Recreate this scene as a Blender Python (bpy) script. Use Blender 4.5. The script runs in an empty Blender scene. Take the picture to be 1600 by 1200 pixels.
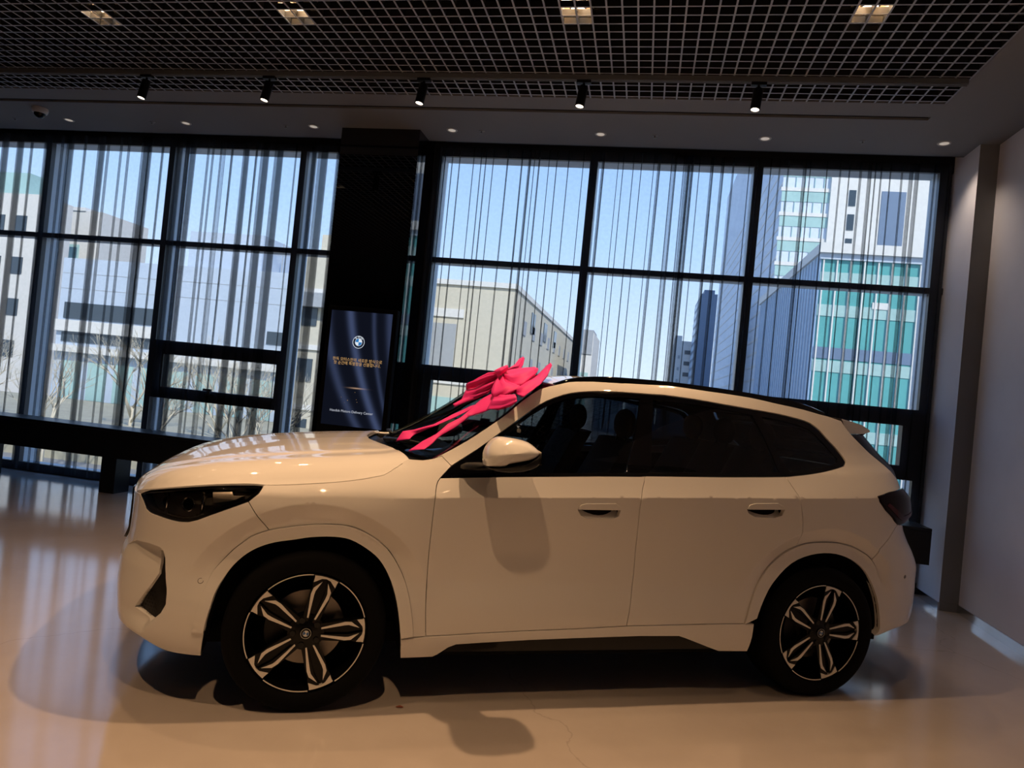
import bpy, math, random
import numpy as np
from mathutils import Matrix, Vector
from mathutils.geometry import delaunay_2d_cdt
R = math.radians
scn = bpy.context.scene
# ------------------------------------------------------------------ camera
CAM_F = 1082.8
cam = bpy.data.cameras.new('camera'); cam.sensor_width = 36.0; cam.lens = 36.0*CAM_F/1600.0
cam.clip_start = .05; cam.clip_end = 500
camo = bpy.data.objects.new('camera', cam); scn.collection.objects.link(camo)
def cam_axes(yaw, pitch, roll):
    fw = np.array([-math.sin(yaw)*math.cos(pitch), math.cos(yaw)*math.cos(pitch), math.sin(pitch)])
    r0 = np.array([math.cos(yaw), math.sin(yaw), 0.]); u0 = np.cross(r0, fw)
    return math.cos(roll)*r0+math.sin(roll)*u0, -math.sin(roll)*r0+math.cos(roll)*u0, fw
cr, cu, cf = cam_axes(.18777, .01184, .09822)
camo.matrix_world = Matrix(((cr[0],cu[0],-cf[0],0),(cr[1],cu[1],-cf[1],0),(cr[2],cu[2],-cf[2],1.483),(0,0,0,1)))
scn.camera = camo
# ------------------------------------------------------------------ world, sun, exposure
SKY_STRENGTH = 1.6
w = bpy.data.worlds.new('world'); scn.world = w; w.use_nodes = True
nt = w.node_tree; nt.nodes.clear()
tc = nt.nodes.new('ShaderNodeTexCoord'); sx = nt.nodes.new('ShaderNodeSeparateXYZ')
rp = nt.nodes.new('ShaderNodeValToRGB'); bg = nt.nodes.new('ShaderNodeBackground'); wo = nt.nodes.new('ShaderNodeOutputWorld')
rp.color_ramp.elements[0].position = 0.0; rp.color_ramp.elements[0].color = (.80,.92,1.06,1)
rp.color_ramp.elements[1].position = .55; rp.color_ramp.elements[1].color = (.17,.38,.88,1)
e = rp.color_ramp.elements.new(.22); e.color = (.47,.70,1.08,1)
nt.links.new(tc.outputs['Generated'], sx.inputs[0]); nt.links.new(sx.outputs['Z'], rp.inputs[0])
nt.links.new(rp.outputs[0], bg.inputs[0]); nt.links.new(bg.outputs[0], wo.inputs[0]); bg.inputs[1].default_value = SKY_STRENGTH
sun = bpy.data.lights.new('sun', 'SUN'); sun.energy = 5.6; sun.angle = R(.6); sun.color = (1,.95,.86)
suno = bpy.data.objects.new('sun', sun); scn.collection.objects.link(suno)
suno.rotation_euler = Vector((-.42, .62, -.64)).to_track_quat('-Z', 'Y').to_euler()
WARM = (1.0, .60, .31)
TRACK_W, ROW1_W, DOWN_W = 28., 28., 4.
ROWS = {3.28: (4., 70., 260., 28.), 1.2: (3., 140., 150., 6.), -.92: (2., 25., 45., 4.)}   # watts along each row, left to right; last row added to brighten floor
vs = scn.view_settings; vs.view_transform = 'Standard'; vs.look = 'None'; vs.gamma = 1; vs.use_curve_mapping = False; vs.exposure = 0.2
# ------------------------------------------------------------------ helpers
COL = scn.collection
def link(o, parent=None):
    COL.objects.link(o)
    if parent is not None: o.parent = parent
    return o
def tag(o, label=None, cat=None, group=None, kind=None):
    if label: o['label'] = label
    if cat: o['category'] = cat
    if group: o['group'] = group
    if kind: o['kind'] = kind
    return o
def empty(name, loc=(0,0,0), rz=0., parent=None):
    o = bpy.data.objects.new(name, None); o.location = loc; o.rotation_euler = (0,0,rz); o.empty_display_size = .2
    return link(o, parent)
def obj(name, V, F, mat, parent=None, smooth=False, normals=None, mi=None):
    me = bpy.data.meshes.new(name)
    me.from_pydata([tuple(map(float, v)) for v in V], [], [tuple(map(int, f)) for f in F])
    for m in (mat if isinstance(mat, (list, tuple)) else [mat]): me.materials.append(m)
    if mi is not None: me.polygons.foreach_set('material_index', np.array(mi, dtype=np.int32))
    if smooth or normals is not None: me.polygons.foreach_set('use_smooth', [True]*len(me.polygons))
    me.update()
    if normals is not None: me.normals_split_custom_set_from_vertices([tuple(map(float, n)) for n in normals])
    o = bpy.data.objects.new(name, me)
    return link(o, parent)
class MB:
    def __init__(s): s.V = []; s.F = []; s.mi = []
    def add(s, V, F, mi=0):
        b = len(s.V); s.V += [tuple(v) for v in V]; s.F += [tuple(i+b for i in f) for f in F]; s.mi += [mi]*len(F); return s
    def box(s, x0, x1, y0, y1, z0, z1, mi=0):
        V = [(x0,y0,z0),(x1,y0,z0),(x1,y1,z0),(x0,y1,z0),(x0,y0,z1),(x1,y0,z1),(x1,y1,z1),(x0,y1,z1)]
        return s.add(V, [(0,3,2,1),(4,5,6,7),(0,1,5,4),(1,2,6,5),(2,3,7,6),(3,0,4,7)], mi)
    def cyl(s, p0, p1, r0, r1=None, n=24, cap=True, mi=0):
        r1 = r0 if r1 is None else r1; p0 = Vector(p0); p1 = Vector(p1); d = (p1-p0).normalized()
        a = d.orthogonal().normalized(); b = d.cross(a); V = []
        for p, r in ((p0,r0),(p1,r1)):
            for k in range(n):
                t = 2*math.pi*k/n; V.append(p+a*r*math.cos(t)+b*r*math.sin(t))
        F = [(k,(k+1)%n,n+(k+1)%n,n+k) for k in range(n)]
        if cap: F += [tuple(range(n-1,-1,-1)), tuple(range(n,2*n))]
        return s.add(V, F, mi)
    def lathe(s, prof, axis='y', n=48, c=(0,0,0), mi=0):
        V = []; m = len(prof)
        for k in range(n):
            t = 2*math.pi*k/n
            for r, h in prof:
                if axis == 'y': V.append((c[0]+r*math.cos(t), c[1]+h, c[2]+r*math.sin(t)))
                else: V.append((c[0]+r*math.cos(t), c[1]+r*math.sin(t), c[2]+h))
        F = []
        for k in range(n):
            for j in range(m-1):
                a = k*m+j; b = ((k+1)%n)*m+j
                F.append((a,a+1,b+1,b) if axis == 'y' else (a,b,b+1,a+1))
        return s.add(V, F, mi)
    def tube(s, pts, r, n=8, mi=0):
        pts = [Vector(p) for p in pts]; V = []; m = len(pts); rr = r if isinstance(r,(list,tuple)) else [r]*m
        for i, p in enumerate(pts):
            d = (pts[min(i+1,m-1)]-pts[max(i-1,0)]).normalized()
            a = d.cross(Vector((.3,.2,1))).normalized(); b = d.cross(a)
            for k in range(n):
                t = 2*math.pi*k/n; V.append(p+(a*math.cos(t)+b*math.sin(t))*rr[i])
        F = [(i*n+k,i*n+(k+1)%n,(i+1)*n+(k+1)%n,(i+1)*n+k) for i in range(m-1) for k in range(n)]
        F += [tuple(range(n-1,-1,-1)), tuple(range((m-1)*n,m*n))]
        return s.add(V, F, mi)
    def grid(s, rows, mi=0):
        m = len(rows[0]); V = [p for r in rows for p in r]
        return s.add(V, [(i*m+j,i*m+j+1,(i+1)*m+j+1,(i+1)*m+j) for i in range(len(rows)-1) for j in range(m-1)], mi)
    def prism(s, poly, y0, y1, mi=0, plane='xz'):
        n = len(poly); f = (lambda p, h: (p[0],h,p[1])) if plane == 'xz' else (lambda p, h: (p[0],p[1],h))
        V = [f(p,y0) for p in poly]+[f(p,y1) for p in poly]
        return s.add(V, [tuple(range(n)), tuple(range(2*n-1,n-1,-1))]+[(k,n+k,n+(k+1)%n,(k+1)%n) for k in range(n)], mi)
    def build(s, name, mat, parent=None, smooth=False, auto=None):
        o = obj(name, s.V, s.F, mat, parent, smooth, mi=s.mi)
        if auto is not None: o.data.set_sharp_from_angle(angle=R(auto)); 
        return o
def bevel(o, wd=.01, seg=2):
    m = o.modifiers.new('bevel','BEVEL'); m.width = wd; m.segments = seg; m.limit_method = 'ANGLE'; return o
def subd(o, lv=2):
    m = o.modifiers.new('subd','SUBSURF'); m.levels = lv; m.render_levels = lv
    o.data.polygons.foreach_set('use_smooth', [True]*len(o.data.polygons)); return o
# ------------------------------------------------------------------ materials
def pm(name, col, rough=.5, metal=0., spec=.5, coat=0., coatr=.03, ior=1.5, noise=0., nscale=8., bump=0., emit=None, es=0.):
    m = bpy.data.materials.new(name); m.use_nodes = True; t = m.node_tree; b = t.nodes['Principled BSDF']
    b.inputs['Base Color'].default_value = (*col,1); b.inputs['Roughness'].default_value = rough; b.inputs['Metallic'].default_value = metal
    b.inputs['Specular IOR Level'].default_value = spec; b.inputs['Coat Weight'].default_value = coat; b.inputs['Coat Roughness'].default_value = coatr
    b.inputs['IOR'].default_value = ior
    if emit: b.inputs['Emission Color'].default_value = (*emit,1); b.inputs['Emission Strength'].default_value = es
    if noise or bump:
        c = t.nodes.new('ShaderNodeTexCoord'); n = t.nodes.new('ShaderNodeTexNoise'); n.inputs['Scale'].default_value = nscale; n.inputs['Detail'].default_value = 6
        t.links.new(c.outputs['Object'], n.inputs['Vector'])
        if noise:
            mx = t.nodes.new('ShaderNodeMix'); mx.data_type = 'RGBA'
            mx.inputs['A'].default_value = tuple(x*(1-noise) for x in col)+(1,); mx.inputs['B'].default_value = tuple(min(1,x*(1+noise)) for x in col)+(1,)
            t.links.new(n.outputs['Fac'], mx.inputs['Factor']); t.links.new(mx.outputs['Result'], b.inputs['Base Color'])
        if bump:
            bp = t.nodes.new('ShaderNodeBump'); bp.inputs['Strength'].default_value = bump; bp.inputs['Distance'].default_value = .01
            t.links.new(n.outputs['Fac'], bp.inputs['Height']); t.links.new(bp.outputs[0], b.inputs['Normal'])
    return m
def glassm(name, tint, ior=1.5, rough=0., cap=None):
    m = bpy.data.materials.new(name); m.use_nodes = True; t = m.node_tree; t.nodes.clear()
    o = t.nodes.new('ShaderNodeOutputMaterial'); mx = t.nodes.new('ShaderNodeMixShader'); fr = t.nodes.new('ShaderNodeFresnel')
    tr = t.nodes.new('ShaderNodeBsdfTransparent'); gl = t.nodes.new('ShaderNodeBsdfGlossy')
    tr.inputs[0].default_value = (*tint,1); gl.inputs['Roughness'].default_value = rough; fr.inputs[0].default_value = ior
    if cap:   # coated glass: the mirror part never gets stronger than this
        mn = t.nodes.new('ShaderNodeMath'); mn.operation = 'MINIMUM'; mn.inputs[1].default_value = cap; t.links.new(fr.outputs[0], mn.inputs[0]); t.links.new(mn.outputs[0], mx.inputs[0])
    else: t.links.new(fr.outputs[0], mx.inputs[0])
    t.links.new(tr.outputs[0], mx.inputs[1]); t.links.new(gl.outputs[0], mx.inputs[2]); t.links.new(mx.outputs[0], o.inputs[0])
    return m
def emitm(name, col, st):
    m = bpy.data.materials.new(name); m.use_nodes = True; t = m.node_tree; t.nodes.clear()
    o = t.nodes.new('ShaderNodeOutputMaterial'); e = t.nodes.new('ShaderNodeEmission'); e.inputs[0].default_value = (*col,1); e.inputs[1].default_value = st
    t.links.new(e.outputs[0], o.inputs[0]); return m
M = {}
M['paint'] = pm('white_paint', (.76,.745,.725), .45, spec=.12, coat=1., coatr=.01, noise=.01, nscale=3)
M['black_gloss'] = pm('black_gloss', (.002,.002,.003), .05, spec=.28)
M['black_plastic'] = pm('black_plastic', (.007,.007,.0075), .45, spec=.3, noise=.1, nscale=60)
M['black_matte'] = pm('black_matte', (.006,.006,.006), .9, spec=.1)
M['rubber'] = pm('rubber', (.0025,.0025,.003), .8, spec=.10, noise=.2, nscale=40)
M['rim_silver'] = pm('machined_rim', (.80,.76,.70), .35, metal=.35, noise=.03, nscale=50)
M['rim_black'] = pm('rim_black', (.0025,.0025,.003), .25, spec=.22)
M['disc'] = pm('brake_steel', (.28,.25,.22), .4, metal=.9)
M['hl_house'] = pm('headlight_housing', (.08,.075,.07), .22, noise=.1)
M['satin'] = pm('satin_reflector', (.80,.72,.62), .35, metal=.6)
M['chrome'] = pm('chrome', (.75,.73,.70), .12, metal=1.)
M['tail'] = pm('tail_lens', (.006,.0015,.003), .15, spec=.1)
M['glass_front'] = glassm('glass_front', (.30,.34,.37)); M['glass_rear'] = glassm('glass_rear', (.13,.14,.15)); M['glass_shield'] = glassm('glass_shield', (.36,.40,.40), 1.5, 0., .13)
M['lens'] = glassm('clear_lens', (.86,.86,.86)); M['pane'] = glassm('window_pane', (.93,.96,.97), 1.3)
M['seat'] = pm('seat_leather', (.012,.012,.013), .5, noise=.1)
M['ribbon'] = pm('pink_satin', (.82,.030,.27), .6, spec=.3, noise=.05, nscale=5)
M['soffit'] = pm('soffit_paint', (.21,.21,.215), .75, spec=.3, noise=.06, nscale=2)
M['gridbar'] = pm('grid_edge_lit', (.33,.36,.42), .5, noise=.05); M['gridside'] = pm('grid_side_shaded', (.014,.015,.017), .6, noise=.05)  # one real colour; lit lower edge and shaded sides put into two tones
M['void'] = pm('plenum_black', (.004,.004,.004), .95, spec=.05)
M['frame'] = pm('bronze_frame', (.018,.018,.022), .4, noise=.05)
M['frame_lit'] = pm('skylit_frame', (.70,.76,.80), .45, noise=.04)  # same paint as the front; skylight on the sides put into this tone
M['colblack'] = pm('black_panel_cladding', (.003,.003,.004), .02, ior=1.75, noise=.1)
M['wall'] = pm('plaster_wall', (.84,.80,.83), .85, noise=.10, nscale=2.2, bump=.1)
M['walldark'] = pm('dark_wall', (.03,.03,.03), .8, noise=.1)
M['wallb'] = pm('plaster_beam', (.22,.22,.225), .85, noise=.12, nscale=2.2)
M['bench'] = pm('dark_bench', (.006,.006,.0065), .35, spec=.3, noise=.1)
M['basebd'] = pm('metal_skirting', (.72,.74,.78), .16, metal=1.)
M['lampface'] = emitm('warm_lamp_face', (1,.82,.66), 4.)
M['lampring'] = pm('lamp_ring', (.45,.43,.40), .35)
M['lampcore'] = pm('lamp_core', (.75,.74,.72), .5, emit=(1,.86,.70), es=.28)
M['dull'] = pm('dull_metal', (.20,.20,.20), .5)
M['housing'] = pm('lamp_housing', (.60,.50,.38), .6)
M['white_plastic'] = pm('white_plastic', (.55,.55,.55), .4)
# sheer black curtain: woven gauze that lets most of the light straight through
def sheer(name, open_):
    m = bpy.data.materials.new(name); m.use_nodes = True; t = m.node_tree; t.nodes.clear()
    o = t.nodes.new('ShaderNodeOutputMaterial'); mx = t.nodes.new('ShaderNodeMixShader'); tr = t.nodes.new('ShaderNodeBsdfTransparent'); df = t.nodes.new('ShaderNodeBsdfDiffuse')
    tl = t.nodes.new('ShaderNodeBsdfTranslucent'); m2 = t.nodes.new('ShaderNodeMixShader'); m2.inputs[0].default_value = .4
    df.inputs[0].default_value = (.035,.035,.04,1); tl.inputs[0].default_value = (.05,.05,.055,1)
    c = t.nodes.new('ShaderNodeTexCoord'); n = t.nodes.new('ShaderNodeTexNoise'); n.inputs['Scale'].default_value = 30; n.inputs['Detail'].default_value = 4
    mr = t.nodes.new('ShaderNodeMapRange'); mr.inputs['From Min'].default_value = .3; mr.inputs['From Max'].default_value = .7
    mr.inputs['To Min'].default_value = 1-open_-.02; mr.inputs['To Max'].default_value = 1-open_+.02
    t.links.new(c.outputs['Object'], n.inputs['Vector']); t.links.new(n.outputs['Fac'], mr.inputs['Value']); t.links.new(mr.outputs[0], mx.inputs[0])
    t.links.new(df.outputs[0], m2.inputs[1]); t.links.new(tl.outputs[0], m2.inputs[2])
    t.links.new(tr.outputs[0], mx.inputs[1]); t.links.new(m2.outputs[0], mx.inputs[2]); t.links.new(mx.outputs[0], o.inputs[0]); return m
M['sheer'] = sheer('black_sheer', .60)
# polished concrete floor with hairline cracks
def floorm():
    m = bpy.data.materials.new('polished_concrete'); m.use_nodes = True; t = m.node_tree; b = t.nodes['Principled BSDF']
    c = t.nodes.new('ShaderNodeTexCoord'); n = t.nodes.new('ShaderNodeTexNoise'); n.inputs['Scale'].default_value = 1.1; n.inputs['Detail'].default_value = 8; n.inputs['Roughness'].default_value = .62
    r = t.nodes.new('ShaderNodeValToRGB'); r.color_ramp.elements[0].position = .3; r.color_ramp.elements[1].position = .72
    r.color_ramp.elements[0].color = (.455,.40,.365,1); r.color_ramp.elements[1].color = (.53,.475,.435,1)
    v = t.nodes.new('ShaderNodeTexVoronoi'); v.feature = 'DISTANCE_TO_EDGE'; v.inputs['Scale'].default_value = .33
    n2 = t.nodes.new('ShaderNodeTexNoise'); n2.inputs['Scale'].default_value = 2.5; n2.inputs['Detail'].default_value = 5
    ad = t.nodes.new('ShaderNodeMix'); ad.data_type = 'RGBA'; ad.blend_type = 'LINEAR_LIGHT'; ad.inputs['Factor'].default_value = .22
    mr = t.nodes.new('ShaderNodeMapRange'); mr.inputs['From Min'].default_value = 0; mr.inputs['From Max'].default_value = .0022; mr.inputs['To Min'].default_value = .80; mr.inputs['To Max'].default_value = 1
    mu = t.nodes.new('ShaderNodeMix'); mu.data_type = 'RGBA'; mu.blend_type = 'MULTIPLY'; mu.inputs['Factor'].default_value = 1
    t.links.new(c.outputs['Object'], n.inputs['Vector']); t.links.new(n.outputs['Fac'], r.inputs[0])
    t.links.new(c.outputs['Object'], n2.inputs['Vector']); t.links.new(c.outputs['Object'], ad.inputs['A']); t.links.new(n2.outputs['Color'], ad.inputs['B'])
    t.links.new(ad.outputs['Result'], v.inputs['Vector']); t.links.new(v.outputs['Distance'], mr.inputs['Value'])
    t.links.new(r.outputs[0], mu.inputs['A']); t.links.new(mr.outputs[0], mu.inputs['B']); t.links.new(mu.outputs['Result'], b.inputs['Base Color'])
    r2 = t.nodes.new('ShaderNodeMapRange'); r2.inputs['To Min'].default_value = .07; r2.inputs['To Max'].default_value = .16
    t.links.new(n.outputs['Fac'], r2.inputs['Value']); t.links.new(r2.outputs[0], b.inputs['Roughness'])
    b.inputs['IOR'].default_value = 2.1; b.inputs['Specular IOR Level'].default_value = .5; return m
M['floor'] = floorm()

# ================================================================== ROOM
GX0, GY0, GZ, YW = -.2618, 4.3802, 3.986, 7.0
XL, YB = -12.0, -6.0
def struct(o): o['kind'] = 'structure'; return o
struct(MB().box(XL-.2,3.2,YB-.2,7.3,-.2,0).build('floor', M['floor']))
# lowered ceiling border, with the slot in it
cb = MB()
cb.box(XL,2.04+1.2,5.72,5.965,GZ,GZ+.25); cb.box(XL,3.2,6.03,6.80,GZ,GZ+.25); cb.box(2.04,3.2,YB,5.72,GZ,GZ+.25); cb.box(2.03,3.2,5.965,6.03,GZ,GZ+.25)
struct(MB().box(XL,2.03,5.965,6.03,GZ+.02,GZ+.25).build('ceiling_slot', M['void']))
struct(cb.build('ceiling', M['soffit']))
struct(MB().box(XL-.2,3.4,YB-.2,7.3,4.9,5.1).build('ceiling_slab', M['void']))
gb = MB()
x = GX0+.1*23
while x > XL:
    gb.box(x-.006,x+.006,YB,5.72,GZ,GZ+.002,0); gb.box(x-.004,x+.004,YB,5.72,GZ+.002,GZ+.045,1); x -= .1
y = GY0+.1*13
while y > YB:
    gb.box(XL,2.04,y-.006,y+.006,GZ+.0005,GZ+.002,0); gb.box(XL,2.04,y-.004,y+.004,GZ+.002,GZ+.044,1); y -= .1
struct(gb.build('ceiling_grid', [M['gridbar'],M['gridside']]))
# walls
wr = MB().box(2.77,3.2,YB,6.50,0,GZ+1)
struct(wr.build('wall_right', M['wall']))
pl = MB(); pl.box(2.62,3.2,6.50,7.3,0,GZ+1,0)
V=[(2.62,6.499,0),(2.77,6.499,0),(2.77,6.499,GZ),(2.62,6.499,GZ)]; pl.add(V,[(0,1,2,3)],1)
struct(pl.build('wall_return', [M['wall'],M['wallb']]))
struct(MB().box(XL-.2,XL,YB,7.3,0,4.95).build('wall_left', M['walldark']))
struct(MB().box(XL-.2,3.4,YB-.2,YB,0,4.95).build('wall_back', M['walldark']))
wf = MB().box(XL,3.2,7.0,7.3,3.93,4.95); wf.box(XL,3.2,6.80,6.82,GZ,4.3); wf.box(XL,3.2,6.82,7.0,4.28,4.3)
struct(wf.build('wall_front', M['frame']))
bb = MB().box(2.755,2.77,YB,6.485,0,.07)
struct(bb.build('baseboard_right', M['basebd']))
struct(MB().box(2.605,2.62,6.485,7.0,0,.07).build('baseboard_pilaster', M['basebd']))
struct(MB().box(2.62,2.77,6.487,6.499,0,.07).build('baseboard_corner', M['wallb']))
# column clad in black gloss panels
struct(MB().box(-3.24,-2.41,6.51,7.25,0,GZ+.2).build('column', M['colblack']))
# ------------------------------------------------ windows
TZ = (2.77,2.826); UR_ = (1.53,1.685); LR_ = (1.03,1.158)
def window(name, x0, x1, mull, rails, endL, endR):
    root = struct(empty(name, ((x0+x1)/2,7.0,0)))
    ox = (x0+x1)/2
    def part(n, mb, mat): 
        mb.V = [(v[0]-ox,v[1]-7.0,v[2]) for v in mb.V]; return struct(mb.build(n, mat, root))
    for xm, hw in mull:
        m = MB().box(xm-hw,xm+hw,7.0,7.06,.06,3.94,0); m.box(xm-hw+.004,xm+hw-.004,7.06,7.25,.06,3.94,1)
        part('mullion', m, [M['frame'],M['frame_lit']])
    def bar(n, a, b, z0, z1, d=.18, fr=.05):
        m = MB().box(a,b,7.002,7.0+fr,z0,z1,0); m.box(a,b,7.0+fr,7.0+d,z0+.004,z1-.004,1); part(n, m, [M['frame'],M['frame_lit']])
    bar('head_rail', x0, x1, 3.90, 3.945, .24, .04); bar('sill_rail', x0, x1, 0., .10)
    xs = [x0]+[m[0] for m in mull]+[x1]
    bar('transom', x0, x1, TZ[0], TZ[1])
    for (a, b) in rails:
        m = MB(); m.box(a,b,6.99,7.10,UR_[0],UR_[1]); m.box(a,b,6.99,7.10,LR_[0],LR_[1])
        m.box(a,a+.13,6.992,7.098,LR_[1],UR_[0]); m.box(b-.13 if b > 2 else b-.03,b,6.992,7.098,LR_[1],UR_[0])
        f = part('sash', m, M['frame'])
        c = (a+b)/2-ox; h = MB().box(c-.06,c+.06,-.05,-.01,LR_[1]-.05,LR_[1]-.02); h.box(c-.07,c+.03,-.075,-.05,LR_[1]+.005,LR_[1]+.03); h.box(c-.012,c+.012,-.07,-.03,LR_[1]-.04,LR_[1]+.01)
        struct(h.build('window_handle', M['frame'], f))
    part('pane', MB().add([(x0,7.21,.05),(x1,7.21,.05),(x1,7.21,3.94),(x0,7.21,3.94)],[(0,1,2,3)]), M['pane'])
    return root
window('window_1', XL, -3.24, [(-10.46,.04),(-8.82,.04),(-7.185,.036),(-5.535,.036),(-3.905,.036)], [(-5.50,-3.94)], 0, 0)
window('window_2', -2.41, 2.62, [(-2.365,.05),(-.71,.040),(.895,.042),(2.555,.05)], [(-2.33,-.75),(.94,2.51)], 0, 0)
# ------------------------------------------------ curtains
rng = random.Random(5)
def curtain(x0, x1, plan, seed, label, y=6.90, hem=.03):
    rg = random.Random(seed); pts = []; x = x0; d = 0.
    nodes = [(x0, 0., 0.)]            # (x, depth, fold strength)
    while x < x1-.02:
        pitch, fold = plan(x, rg)
        x2 = min(x+pitch, x1)
        nodes.append((x2, 1, fold)); x = x2
    rows = []
    zs = [hem, .5, 1.0, 1.6, 2.2, 2.8, 3.4, 3.97]
    ph = [[rg.uniform(-1,1) for _ in nodes] for _ in range(2)]
    for z in zs:
        row = []; t = z/4.
        for i in range(len(nodes)-1):
            a = nodes[i][0]; b = nodes[i+1][0]; f = nodes[i+1][2]*(1+.25*ph[0][i]*(1-t))
            sl = .012*ph[1][i]*(1-t)
            fl = [(a+.002,0.),(a+(b-a)*.3,-.006),(a+(b-a)*.7,-.004),(b-.004,.0)]
            row += [(p+sl,y+q,z) for p, q in fl]
            if f > 0:   # the cloth doubles back on itself and forward again
                k = b+f*.5; j = b-f*.5
                row += [(k-.006+sl,y+.004,z),(k+sl,y+.014,z),(k-.006+sl,y+.022,z),((k+j)/2+sl,y+.025,z),(j+.006+sl,y+.028,z),(j+sl,y+.036,z),(j+.006+sl,y+.043,z),((k+j)/2+sl,y+.045,z),(k+sl,y+.03,z)]
        rows.append(row)
    m = min(len(r) for r in rows); rows = [r[:m] for r in rows]
    o = MB().grid(rows).build('sheer_curtain', M['sheer'], None, True)
    return tag(o, label, 'curtain', 'sheer black curtains on the window wall')
def planL(x, rg):
    p = rg.choice([.06,.10,.13,.17,.21]); return p, rg.choice([.008,.010,.014,.03,.06,.085,.11])
def planR(x, rg):
    
    if .10 < x < .24: return .035, .05
    p = rg.choice([.05,.08,.10,.12,.15]); return p, rg.choice([.007,.009,.012,.018,.03])
curtain(-11.9,-7.95, planL, 3, 'sheer black curtain at the far left end of the window wall')
curtain(-7.9,-4.82, planL, 11, 'sheer black curtain of dense dark folds above the long black bench on the left')
curtain(-4.86,-3.27, planL, 21, 'narrow sheer black curtain just left of the black column', y=6.948)
curtain(-2.36,.10, planR, 31, 'sheer black curtain right of the black column, behind the pink bow')
curtain(.06,2.57, planR, 41, 'sheer black curtain nearest the grey right wall, in front of the glass tower', y=6.948)
# ------------------------------------------------ long black bench along the window
def bench(x0, x1, legs, label):
    o = empty('bench', ((x0+x1)/2,6.5,0)); c = (x0+x1)/2
    b = MB().box(x0-c,x1-c,-.12,.20,.385,.66).build('bench_body', M['bench'], o)
    bevel(MB().box(x0-c,x1-c,-.125,.22,.66,.69).build('bench_top', M['bench'], o), .006)
    for l in legs: MB().box(l-c-.09,l-c+.09,-.05,.17,0,.385).build('leg', M['bench'], o)
    tag(o, label, 'bench')
bench(XL+.3,-3.30,[-10.4,-8.75,-7.12,-5.47,-3.9],'long low black bench under the left window, behind the car hood')
bench(-2.30,2.47,[-1.7,-.1,1.5],'low black bench end standing beside the grey right wall behind the car tail')
# ------------------------------------------------ ceiling lights
def spot(parent, loc, target, energy, ang=70, blend=.7, r=.035, col=WARM):
    l = bpy.data.lights.new('lamp','SPOT'); l.energy = energy; l.spot_size = R(ang); l.spot_blend = blend; l.shadow_soft_size = r; l.color = col
    o = bpy.data.objects.new('lamp', l); link(o, parent); o.location = loc
    d = Vector(target)-Vector(loc); o.rotation_euler = d.to_track_quat('-Z','Y').to_euler(); return o
# track and its spots
tr = MB().box(XL,2.02,5.28,5.32,GZ-.045,GZ-.008); tr.box(XL,2.02,5.285,5.292,GZ-.052,GZ-.045); tr.box(XL,2.02,5.308,5.315,GZ-.052,GZ-.045)
tag(tr.build('lighting_track', pm('track_grey',(.15,.16,.175),.45,noise=.05)), 'long grey lighting track running below the open grid ceiling', 'track')
tl_names = {-4.52:'second track spotlight from the left, above the left window',-3.34:'track spotlight just left of the black column',-1.97:'track spotlight just right of the black column',
            -.675:'track spotlight above the middle of the right window',.62:'rightmost black track spotlight, nearest the right wall',-5.80:'leftmost track spotlight outside the view'}
def track_light(x, label, e):
    o = empty('track_spotlight', (x,5.30,GZ-.05)); tag(o, 'black cylinder '+label, 'spotlight', 'black spotlights hanging on the track')
    MB().box(-.055,.055,-.02,.02,-.022,.0).build('adapter', M['black_plastic'], o)
    MB().cyl((0,0,-.02),(0,0,-.055),.010,n=12).build('stem', M['black_plastic'], o)
    tilt = Matrix.Rotation(R(-9),4,'X') @ Matrix.Rotation(R(5),4,'Y')
    def T(mb):
        mb.V = [tuple(tilt @ Vector((v[0],v[1],v[2]))+Vector((0,0,-.05))) for v in mb.V]; return mb
    T(MB().lathe([(0,0),(.034,0),(.036,-.004),(.036,-.165),(.031,-.168),(.030,-.155)],axis='z',n=28)).build('lamp_body', M['black_plastic'], o, True, 40)
    T(MB().lathe([(0,-.160),(.030,-.160)],axis='z',n=28)).build('lamp_face', M['lampface'], o)
    spot(o, (0,-.03,-.25), (0,-.9,-2.6), e, 75, .6)
for x in (-4.52,-3.34,-1.97,-.675,.62): track_light(x, tl_names[x].replace('second ','leftmost ') if x==-4.52 else tl_names[x], TRACK_W)
# square lamps recessed above the grid
def grid_lamp(x, y, label, e, tgt=(0,0), inner=1):
    o = empty('recessed_lamp', (x,y,GZ+.05)); tag(o, label, 'ceiling lamp', 'square lamps recessed above the ceiling grid')
    h = MB()
    a=.097
    for s in ((-a,-a,a,-a),(a,-a,a,a),(a,a,-a,a),(-a,a,-a,-a)):
        h.add([(s[0],s[1],0),(s[2],s[3],0),(s[2],s[3],.13),(s[0],s[1],.13)],[(3,2,1,0)])
    h.add([(-a,-a,.13),(a,-a,.13),(a,a,.13),(-a,a,.13)],[(0,1,2,3)])
    h.build('housing', M['housing'], o)
    MB().lathe([(.046,.012),(.052,.006),(.056,.012),(.050,.085),(.02,.095)],axis='z',n=28,c=(0,.035,0)).build('lamp_body', M['black_plastic'], o, True)
    MB().lathe([(0,.011),(.047,.011)],axis='z',n=28,c=(0,.035,0)).build('lamp_face', M['lampface'], o)
    if inner:
        pl_ = bpy.data.lights.new('lamp_glow','POINT'); pl_.energy = 9.; pl_.color = (1,.72,.45); pl_.shadow_soft_size = .02
        po_ = link(bpy.data.objects.new('lamp_glow', pl_), o); po_.location = (0,-.035,.105)
    spot(o, (0,0,-.06), (tgt[0],tgt[1],-4.), e, 95, .8)
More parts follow.
